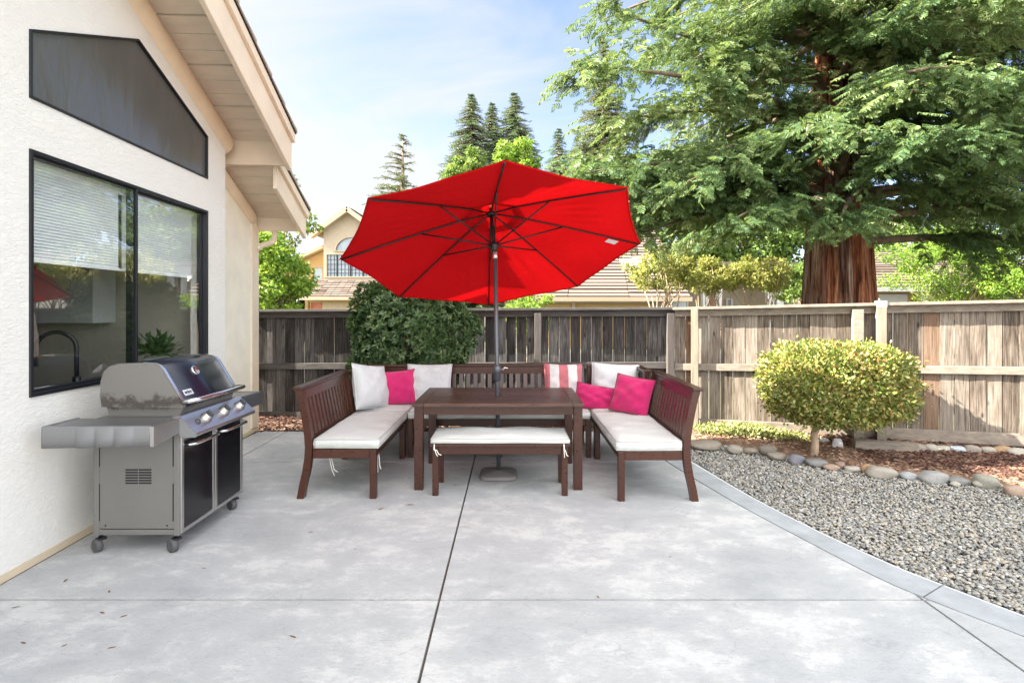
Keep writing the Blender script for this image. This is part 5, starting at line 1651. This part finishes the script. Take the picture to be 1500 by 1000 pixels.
# sprays on the camera's sight line thinned to bare the trunk in two places
kp = np.ones(len(T), bool)
for zc, hw, hz in ((4.15, .55, .62), (6.25, .45, .55)):
    fr_ = T[:, 1] / RB[1]
    kp &= ~((T[:, 1] < 10.8) & (np.abs(T[:, 0] / fr_ - 6.45) < hw) & (np.abs(EYE + (T[:, 2] - EYE) / fr_ - zc) < hz) & (rs.random(len(T)) < .86))
T, FW, UPv, SS, TI = T[kp], FW[kp], UPv[kp], SS[kp], TI[kp]
print('redwood sprays', len(T))
leaves_obj('crown', M['leaf_redwood'], T, FW, UPv, SS, np.clip(TI, 0, 1), rw, SPR)


# ------------------------------------------------------------------ other trees
def broadleaf(name, label, base, crown_c, crown_r, nclump, per, ls, mat, seed, group=None, trunk_r=.12, stems=1, bark='bark', clump_r=.3):
    rs = np.random.default_rng(seed); base = np.array(base, float); cc = np.array(crown_c, float); r_ = np.array(crown_r, float)
    t = thing(name, label, 'tree', base, group=group)
    d = rs.normal(size=(nclump, 3)); d /= np.linalg.norm(d, axis=1, keepdims=True)
    C = cc + d * r_ * (rs.uniform(.25, 1, nclump) ** .55)[:, None]
    m = MB()
    for s_ in range(stems):
        a = 6.28 * s_ / stems; b0 = base + np.array([.12 * math.cos(a) * (stems > 1), .12 * math.sin(a) * (stems > 1), -.05]); fork = base * .45 + cc * .55 + np.array([.35 * math.cos(a), .3 * math.sin(a), -.5 * r_[2]]) * (1 if stems > 1 else .3)
        m.tube([Vector(b0), Vector(b0 * .5 + fork * .5 + np.array([.05, 0, 0])), Vector(fork)], [trunk_r, trunk_r * .8, trunk_r * .55], 8)
        for q in range(s_, nclump, stems):
            if q % 2 and nclump > 24: continue
            e = C[q]; mid = fork * .5 + e * .5 + np.array([0, 0, .12 * r_[2]])
            m.tube([Vector(fork), Vector(mid), Vector(e)], [trunk_r * .4, trunk_r * .22, trunk_r * .06], 5)
    m.build('trunk', M[bark], t)
    n = nclump * per; ci = np.repeat(np.arange(nclump), per)
    g = rs.normal(size=(n, 3)); g /= np.linalg.norm(g, axis=1, keepdims=True)
    cr_ = clump_r * r_.mean() * rs.uniform(.7, 1.25, nclump)
    T = C[ci] + g * (cr_[ci] * rs.uniform(.2, 1, n) ** .5)[:, None] * np.array([1.1, 1.1, .75])
    tint = np.clip(.5 + rs.uniform(-.4, .4, nclump)[ci] + rs.uniform(-.2, .2, n), 0, 1)
    leaves_obj('crown', M[mat], T, g * .5 + rs.normal(size=(n, 3)) * .7 + np.array([0, 0, -.3]), g + rs.normal(size=(n, 3)) * .5 + np.array([0, 0, .6]), rs.uniform(.7, 1.3, n) * ls, tint, t, (LT_V * np.array([1, 1.2, 1]), LT_F))
    return t


def conifer(name, label, base, h, r, mat, seed, ls=.5, tiers=26, per=9, z0=.12, droop=.25, taper=.85, group=None, sparse=1.0, up=.0):
    rs = np.random.default_rng(seed); base = np.array(base, float)
    t = thing(name, label, 'tree', base, group=group)
    m = MB(); m.tube([Vector(base + np.array([0, 0, -.1])), Vector(base + np.array([0, 0, h * .5])), Vector(base + np.array([0, 0, h * .985]))], [r * .11, r * .07, .02], 8)
    T, FW, UPv, SS, TI = [], [], [], [], []
    for i in range(tiers):
        k = i / (tiers - 1); z = h * (z0 + (1 - z0) * k ** .92)
        L0 = r * (1 - k) ** taper + .015 * r
        for j in range(max(4, int(per * (1 - .4 * k)))):
            if rs.random() > sparse: continue
            az = rs.uniform(0, 6.28); L = L0 * rs.uniform(.65, 1.15); d = np.array([math.cos(az), math.sin(az), 0])
            e = base + np.array([0, 0, z]) + d * L + np.array([0, 0, (up - droop) * L])
            b0 = base + np.array([0, 0, z])
            m.tube([Vector(b0), Vector(b0 * .5 + e * .5 + np.array([0, 0, .06 * L])), Vector(e)], [r * .02, r * .012, .01], 4)
            kk = max(3, int(L / ls * 3.2)); lt = rs.random()
            for q in range(kk):
                s = (q + .7) / kk; p = b0 * (1 - s) + e * s + np.array([0, 0, .06 * L * 4 * s * (1 - s)])
                for sg in (-1, 1):
                    sd = np.array([-d[1], d[0], 0]) * sg
                    T.append(p); FW.append(d * .8 + sd * rs.uniform(.2, 1) + np.array([0, 0, rs.uniform(-.4, .25)])); UPv.append(rs.normal(0, .35, 3) + np.array([0, 0, 1])); SS.append(ls * rs.uniform(.7, 1.25) * (.45 + .55 * (1 - k))); TI.append(lt * .7 + rs.uniform(0, .3))
    T.append(base + np.array([0, 0, h * .97])); FW.append(np.array([0, 0, 1.])); UPv.append(np.array([0, 1., 0])); SS.append(ls * .6); TI.append(.5)
    m.build('trunk', M['bark'], t)
    leaves_obj('crown', M[mat], np.array(T), np.array(FW), np.array(UPv), np.array(SS), np.clip(np.array(TI), 0, 1), t, spray_template(6, 1.0, .42))
    return t


# leafy tree beyond the left end of the fence
p = at(392, 452, 12.5)
broadleaf('leafy_tree', 'bright green leafy tree beyond the left end of the dark fence', (p.x - .3, 12.5, -.1), (p.x - .1, 12.5, 2.15), (1.05, 1.0, 1.30), 70, 170, .10, 'leaf_bright', 3, trunk_r=.09, clump_r=.27)
p = at(422, 300, 16)
broadleaf('leafy_tree', 'taller thin leafed tree peeking above the lower eave', (p.x - .8, 16, -.1), (p.x - .75, 16, 4.1), (1.35, 1.0, 1.7), 34, 42, .16, 'leaf_mid', 8, trunk_r=.10, clump_r=.22)
# yellow green small trees beyond the right fence
for (u, v, Y, rx, rz, lb, mt, sd, st) in (
        (968, 398, 14.5, .95, .70, 'pale yellow green small tree left of the redwood, nearest the red umbrella', 'leaf_yellow', 11, 3),
        (1038, 404, 15.2, .9, .55, 'middle yellow green small tree between the umbrella and the redwood trunk', 'leaf_yellow', 12, 3),
        (1105, 402, 15.0, .95, .55, 'yellow green small tree just left of the redwood trunk', 'leaf_yellow', 13, 3),
        (1165, 412, 16.5, .7, .6, 'low green tree half hidden by the left side of the redwood trunk', 'leaf_mid', 14, 2),
        (1395, 392, 18.5, 2.5, 1.15, 'wide bright lime green tree right of the redwood trunk', 'leaf_bright', 15, 3),
        (1505, 385, 17.6, 1.5, 1.5, 'tall lime green tree at the right edge of the picture', 'leaf_bright', 16, 2)):
    c = at(u, v, Y)
    broadleaf('small_leafy_tree', lb, (c.x, Y, -.12), c, (rx, .7 if mt == 'leaf_yellow' else .9, rz), (40 if mt == 'leaf_yellow' else 50) if rx < 1.5 else 100, 125 if mt == 'leaf_yellow' else 170, .075, mt, sd, 'small trees beyond the right fence', trunk_r=.055, stems=st, bark='bark_pale', clump_r=.26)
c = at(755, 438, 11.5)
broadleaf('small_leafy_tree', 'low green shrub top showing over the fence behind the umbrella pole', (c.x, 11.5, -.12), (c.x + .35, 11.5, 1.45), (.75, .5, .45), 20, 110, .08, 'leaf_bright', 17, 'small trees beyond the right fence', trunk_r=.04, clump_r=.32)

# far conifers
def far(u, v_top, Y, r, **kw):
    p = at(u, v_top, Y); return (p.x, Y, -.14), p.z + .14


bs, h = far(590, 198, 34, 0)
conifer('cedar_tree', 'open branched cedar rising above the left edge of the umbrella', bs, h, 3.4, 'leaf_cedar', 21, .5, 34, 7, .25, .15, .85, sparse=.7, up=.30)
for (u, v, Y, r, sd, lb) in ((690, 140, 46, 4.8, 22, 'tall dark conifer, left one of three above the umbrella'), (721, 153, 48, 4.2, 23, 'dark conifer, middle and shortest of three above the umbrella'), (753, 138, 46, 5.0, 24, 'tall dark conifer, right one of three above the umbrella')):
    bs, h = far(u, v, Y, 0)
    conifer('conifer', lb, bs, h, r, 'leaf_conifer', sd, .6, 64, 16, .14, .30, .74, group='dark conifers above the umbrella')
bs, h = far(818, 190, 56, 0)
conifer('conifer', 'narrow dark conifer standing alone between the umbrella and the redwood', bs, h, 4.2, 'leaf_conifer', 25, .6, 60, 15, .12, .30, .78, group='dark conifers above the umbrella')
bs, h = far(884, 62, 36, 0)
conifer('conifer', 'green conifer half hidden behind the left boughs of the redwood', bs, h, 3.6, 'leaf_cedar', 26, .6, 46, 14, .2, .2, .75)
c = at(737, 232, 33)
broadleaf('leafy_tree', 'light green broad tree in front of the three dark conifers', (c.x, 33, -.14), (c.x + .6, 33, c.z - 1.2), (1.9, 1.4, 2.4), 60, 150, .22, 'leaf_bright', 27, trunk_r=.2, clump_r=.24)
c = at(668, 240, 36)
broadleaf('leafy_tree', 'olive green tree left of the three dark conifers', (c.x, 36, -.14), (c.x + .6, 36, c.z - 1.2), (1.3, 1.0, 2.6), 34, 120, .22, 'leaf_mid', 28, trunk_r=.18, clump_r=.26)

for (u, v, Y, rx, rz, lb, sd) in ((985, 372, 40, 4.2, 3.2, 'broad green tree beyond the tiled roof, left of the redwood trunk', 31), (1105, 362, 42, 4.6, 3.6, 'broad green tree behind the white columned porch', 32), (1345, 372, 38, 4.6, 3.0, 'broad green tree far behind the lime tree right of the redwood', 33)):
    c = at(u, v, Y)
    broadleaf('leafy_tree', lb, (c.x, Y, -.14), c, (rx, 2.6, rz), 110, 130, .30, 'leaf_mid', sd, 'background trees behind the neighbouring houses', trunk_r=.22, clump_r=.25)

# ------------------------------------------------------------------ neighbouring houses
M['n_cream'] = simple('neighbour_cream', (.36, .30, .22), .85, var=.05, bump=.2)
M['n_yellow'] = simple('neighbour_yellow', (.37, .25, .105), .85, var=.06, bump=.2)
M['n_trim'] = simple('neighbour_trim', (.42, .34, .23), .7, var=.05)
M['n_white'] = simple('neighbour_white', (.50, .49, .47), .7, var=.04)
M['n_grey'] = simple('neighbour_grey', (.30, .27, .25), .8, var=.08)
M['n_door'] = simple('neighbour_door', (.36, .12, .06), .5, var=.1)
t = NT('neighbour_tiles'); ri = t.n('ShaderNodeNewGeometry').outputs['Random Per Island']
t.set(col=t.mix(t.noise(t.coord(), 7, 4), t.ramp(ri, [(0, (.12, .088, .070)), (1, (.17, .13, .105))]), (.20, .16, .135)), rough=.9, spec=.2)
M['n_tile'] = t.m


def tiled(m, a, b, c, d, courses, lift=.06, cols=1):
    """overlapping tile courses on the plane a b (eave) to d c (ridge)"""
    nrm = (b - a).cross(d - a).normalized()
    if nrm.z < 0: nrm = -nrm
    for i in range(courses):
        f0 = i / courses; f1 = (i + 1) / courses
        for j in range(cols):
            g0, g1 = j / cols, (j + 1) / cols - (.004 if cols > 1 else 0)
            q = [a.lerp(b, g0).lerp(d.lerp(c, g0), f0), a.lerp(b, g1).lerp(d.lerp(c, g1), f0), a.lerp(b, g1).lerp(d.lerp(c, g1), f1), a.lerp(b, g0).lerp(d.lerp(c, g0), f1)]
            up = lift * random.uniform(.7, 1.25)
            m.add([q[0] + nrm * up, q[1] + nrm * up, q[2] + nrm * .012, q[3] + nrm * .012, q[0], q[1], q[2] - nrm * .02, q[3] - nrm * .02], [(0, 1, 2, 3), (7, 6, 5, 4), (0, 4, 5, 1), (1, 5, 6, 2), (2, 6, 7, 3), (3, 7, 4, 0)])


YL = 30.0
nh = thing('neighbour_house', 'two storey yellow cream house with arched gable window seen left of the umbrella', 'house', at(515, 452, YL) - Vector((0, 0, EYE)))
X = lambda u, Y=YL: (u - 750) / 800 * Y
Z = lambda v, Y=YL: EYE - (v - 452) / 800 * Y
xl, xr, xm = X(474), X(562), X(512)
zE, zA = Z(336), Z(308)
# gable wall with its window openings
arch = [(X(515) + .86 * math.cos(a_), Z(367) + .72 * math.sin(a_)) for a_ in np.linspace(0, math.pi, 15)]
rect = [(X(479), Z(405)), (X(553), Z(405)), (X(553), Z(373)), (X(479), Z(373))]
holed('wall', [(xl, -.1), (xr, -.1), (xr, zE), (xm, zA), (xl, zE)], [arch, rect], lambda a, b, d: Vector((a, d, b)), YL, YL + .2, M['n_cream'], nh)
m = MB(); m.box(xl, xl + .2, YL + .2, YL + 9, -.1, zE); m.box(xr - .2, xr, YL + .2, YL + 9, -.1, zE); m.box(xl + .2, xr - .2, YL + 8.8, YL + 9, -.1, zE)
m.build('side_wall', M['n_yellow'], nh)
for pl, nm in ((arch, 'arched_window'), (rect, 'window')):
    big = [(p[0] + (p[0] - sum(q[0] for q in pl) / len(pl)) * .10, p[1] + (p[1] - sum(q[1] for q in pl) / len(pl)) * .10) for p in pl]
    o = frame_ring(big, pl, lambda a, b, d: Vector((a, d, b)), YL - .07, YL + .02).build(nm, M['n_trim'], nh)
    m = MB(); m.prism(pl, lambda a, b, d: Vector((a, d, b)), YL + .08, YL + .10); m.build('pane', M['far_glass'], o)
    m = MB()
    if nm == 'window':
        for u in (493.5, 513, 532): m.box(X(u) - .035, X(u) + .035, YL + .03, YL + .07, rect[0][1], rect[2][1])
        for u in np.arange(484, 553, 5.2): m.box(X(u) - .011, X(u) + .011, YL + .04, YL + .065, rect[0][1], rect[2][1])
        for v in (380, 387, 394.5, 400): m.box(rect[0][0], rect[1][0], YL + .045, YL + .06, Z(v) - .011, Z(v) + .011)
        m.build('grille', M['bronze'], o)
m = MB(); ov = .55; ez = lambda x: zA + .10 - abs(x - xm) * (zA - zE) / (xm - xl)
for sx_ in (-1, 1):
    xe = xm + sx_ * (abs(xl - xm) + ov)
    a, b, c, d = Vector((xe, YL - .5, ez(xe))), Vector((xe, YL + 9.3, ez(xe))), Vector((xm, YL + 9.3, zA + .1)), Vector((xm, YL - .5, zA + .1))
    tiled(m, a, b, c, d, 9, .07)
rfn = m.build('roof', M['n_tile'], nh)
m = MB()
for sx_ in (-1, 1):
    xe = xm + sx_ * (abs(xl - xm) + ov + .02); m.bar((xe, YL - .52, ez(xe) - .10), (xm, YL - .52, zA - .02), .05, .24)
    m.bar((xe, YL - .25, ez(xe) - .17), (xm, YL - .25, zA - .06), .5, .05)
m.build('barge_board', M['n_trim'], rfn)
# lower garage roof and front
m = MB(); ya = YL - 3.2
a, b = Vector(((437 - 750) / 800 * ya, ya, Z(434, ya))), Vector(((600 - 750) / 800 * ya, ya, Z(434, ya)))
c, d = Vector((X(600), YL - .02, Z(411))), Vector((X(462), YL - .02, Z(411)))
tiled(m, a, b, c, d, 9, .07, 14)
lr = m.build('roof', M['n_tile'], nh)
m = MB(); m.bar(a + Vector((-.05, -.05, -.10)), b + Vector((0, -.05, -.10)), .06, .16); m.build('gutter', M['n_trim'], lr)
yf = ya + .7
m = MB(); m.box((420 - 750) / 800 * yf, (451 - 750) / 800 * yf, yf, yf + .3, -.1, Z(434, ya) - .03); m.box((451 - 750) / 800 * yf, (600 - 750) / 800 * yf, yf + .02, yf + .3, Z(443, yf), Z(434, ya) - .03)
m.build('garage_wall', M['n_yellow'], nh)
m = MB(); m.box((451 - 750) / 800 * yf, (470 - 750) / 800 * yf, yf + .35, yf + .5, -.1, Z(443, yf)); m.build('door', M['n_door'], nh)
m = MB(); m.box((470 - 750) / 800 * yf, (600 - 750) / 800 * yf, yf + .22, yf + .4, -.1, Z(443, yf)); m.build('garage_door', M['n_trim'], nh)
lp = Vector(((438.5 - 750) / 800 * yf, yf - .12, Z(444, yf)))
m = MB(); m.lathe([(.05, -.22), (.12, -.16), (.14, .10), (.03, .24)], Matrix.Translation(lp), 8); m.box(lp.x - .04, lp.x + .04, lp.y, yf, lp.z + .12, lp.z + .18); m.build('wall_lamp', M['bronze'], nh)
# lower wing on the left
m = MB(); yw = YL + 1.5
holed('wing_wall', [(X(405, yw), -.1), (X(476, yw), -.1), (X(476, yw), Z(368, yw)), (X(405, yw), Z(398, yw))], [[(X(459, yw), Z(412, yw)), (X(472, yw), Z(412, yw)), (X(472, yw), Z(392, yw)), (X(459, yw), Z(392, yw))]], lambda a, b, d: Vector((a, d, b)), yw, yw + .2, M['n_yellow'], nh)
m = MB(); m.box(X(459, yw), X(472, yw), yw + .08, yw + .1, Z(412, yw), Z(392, yw)); m.build('pane', M['far_glass'], nh)
m = MB(); m.bar((X(400, yw), yw + 2, Z(400, yw) + .1), (X(477, yw), yw + 2, Z(365, yw) + .1), 5.0, .16); m.build('wing_roof', M['n_trim'], nh)
m = MB(); m.box(X(425, 27), X(441, 27), 27.5, 27.8, -.1, Z(405, 27.5)); m.build('chimney', M['n_yellow'], nh)

YR = 23.0
nr = thing('neighbour_house', 'low house with wide brown tiled roof seen right of the umbrella', 'house', ((880 - 750) / 800 * YR, YR, -.1))
XR = lambda u, Y=YR: (u - 750) / 800 * Y
m = MB(); ze = EYE + 17 / 800 * YR; yb = YR + 6; zr = EYE + 118 / 800 * yb
tiled(m, Vector((XR(742), YR, ze)), Vector((XR(1012), YR, ze)), Vector((XR(1012, YR) , yb, zr)), Vector((XR(742) + 1.8, yb, zr)), 24, .085, 3)
tiled(m, Vector((XR(1012), yb + 6, ze)), Vector((XR(742), yb + 6, ze)), Vector((XR(742) + 1.8, yb + .01, zr)), Vector((XR(1012), yb + .01, zr)), 12, .06)
rr_ = m.build('roof', M['n_tile'], nr)
m = MB(); m.bar((XR(740), YR - .06, ze - .09), (XR(1013), YR - .06, ze - .09), .12, .18); m.build('gutter', M['n_trim'], rr_)
sy = YR + 2.3; sk = lambda u, v: Vector((XR(u, sy), sy, EYE - (v - 452) / 800 * sy))
m = MB(); q0 = sk(911, 392); q1 = sk(960, 388)
m.bar(q0 + Vector((0, 0, .14)), q1 + Vector((0, 0, .14)), .9, .22, up=(0, -.45, 1)); m.build('skylight', M['n_white'], rr_, bevel=.02)
yw = YR + .6
m = MB(); m.box(XR(748), XR(1010), yw + .02, yw + .25, -.1, ze - .02); m.build('wall', M['n_grey'], nr)
m = MB()
m.box(XR(783, yw), XR(951, yw), yw - .10, yw - .03, EYE + 8 / 800 * yw, EYE + 14.5 / 800 * yw)
for u in (784, 840, 955): m.box(XR(u, yw) - .07, XR(u, yw) + .07, yw - .105, yw + .01, -.1, EYE + 7.9 / 800 * yw)
m.build('garage_trim', M['n_trim'], nr)
m = MB(); m.box(XR(786, yw), XR(837, yw), yw - .02, yw + .015, -.1, EYE + 7 / 800 * yw); m.box(XR(843, yw), XR(952, yw), yw - .02, yw + .015, -.1, EYE + 7 / 800 * yw); m.build('garage_door', M['n_yellow'], nr)
o = frame_ring([(XR(976, yw), 1.1), (XR(1008, yw), 1.1), (XR(1008, yw), EYE + 12 / 800 * yw), (XR(976, yw), EYE + 12 / 800 * yw)], [(XR(978, yw), 1.16), (XR(1006, yw), 1.16), (XR(1006, yw), EYE + 10 / 800 * yw), (XR(978, yw), EYE + 10 / 800 * yw)], lambda a, b, d: Vector((a, d, b)), yw - .06, yw + .015).build('window', M['n_trim'], nr)
m = MB(); m.box(XR(978, yw), XR(1006, yw), yw - .02, yw + .01, 1.16, EYE + 10 / 800 * yw); m.build('pane', M['far_glass'], o)

YP = 26.0
ph = thing('neighbour_house', 'white columned porch of a cream house left of the redwood trunk', 'house', ((1090 - 750) / 800 * YP, YP, -.1))
XP = lambda u, Y=YP: (u - 750) / 800 * Y; ZP = lambda v, Y=YP: EYE - (v - 452) / 800 * Y
m = MB(); m.box(XP(1008), XP(1185), YP + 1.6, YP + 1.8, -.1, ZP(386)); m.build('wall', M['n_cream'], ph)
for u in (1033, 1052, 1127, 1141):
    m = MB(); m.box(XP(u) - .16, XP(u) + .16, YP - .16, YP + .16, -.1, ZP(403)); m.box(XP(u) - .22, XP(u) + .22, YP - .22, YP + .22, ZP(403), ZP(399)); m.build('column', M['n_white'], ph, bevel=.01)
m = MB(); m.box(XP(1022), XP(1152), YP - .25, YP + .25, ZP(399) + .003, ZP(390)); m.build('porch_beam', M['n_white'], ph, bevel=.02)
m = MB()
tiled(m, Vector((XP(1005), YP - .6, ZP(390))), Vector((XP(1190), YP - .6, ZP(390))), Vector((XP(1190), YP + 4, ZP(390) + .5)), Vector((XP(1005), YP + 4, ZP(390) + .5)), 8, .06); m.build('roof', M['n_tile'], ph)
m = MB(); m.box(XP(1058), XP(1079), YP + 1.55, YP + 1.62, -.1, ZP(438)); m.build('door', M['n_door'], ph)
for ua, ub in ((1082, 1092), (1143, 1180)):
    o = frame_ring([(XP(ua), .9), (XP(ub), .9), (XP(ub), ZP(436)), (XP(ua), ZP(436))], inset([(XP(ua), .9), (XP(ub), .9), (XP(ub), ZP(436)), (XP(ua), ZP(436))], .07), lambda a, b, d: Vector((a, d, b)), YP + 1.5, YP + 1.62).build('window', M['n_white'], ph)
    m = MB(); m.box(XP(ua) + .05, XP(ub) - .05, YP + 1.56, YP + 1.63, .95, ZP(436) - .05); m.build('pane', M['far_glass'], o)

YQ = 22.0
qh = thing('neighbour_house', 'pale house with low brown roof seen through the lime tree right of the redwood', 'house', ((1400 - 750) / 800 * YQ, YQ, -.1))
XQ = lambda u, Y=YQ: (u - 750) / 800 * Y; ZQ = lambda v, Y=YQ: EYE - (v - 452) / 800 * Y
m = MB()
tiled(m, Vector((XQ(1250), YQ - .6, ZQ(421))), Vector((XQ(1580), YQ - .6, ZQ(421))), Vector((XQ(1580), YQ + 5, ZQ(421) + 2.0)), Vector((XQ(1290), YQ + 5, ZQ(421) + 2.0)), 15, .08, 3)
rq = m.build('roof', M['n_tile'], qh)
m = MB(); m.bar((XQ(1249), YQ - .66, ZQ(421) - .10), (XQ(1581), YQ - .66, ZQ(421) - .10), .1, .17); m.build('gutter', M['n_white'], rq)
m = MB(); m.box(XQ(1262), XQ(1580), YQ, YQ + .2, -.1, ZQ(421) - .05); m.build('wall', M['n_yellow'], qh)
m = MB(); m.box(XQ(1287), XQ(1328), YQ - .06, YQ - .003, -.1, ZQ(431)); m.build('garage_door', M['n_white'], qh)
for u in (1345, 1462, 1470):
    m = MB(); m.box(XQ(u) - .1, XQ(u) + .1, YQ - .4, YQ - .2, -.1, ZQ(424)); m.build('column', M['n_white'], qh)
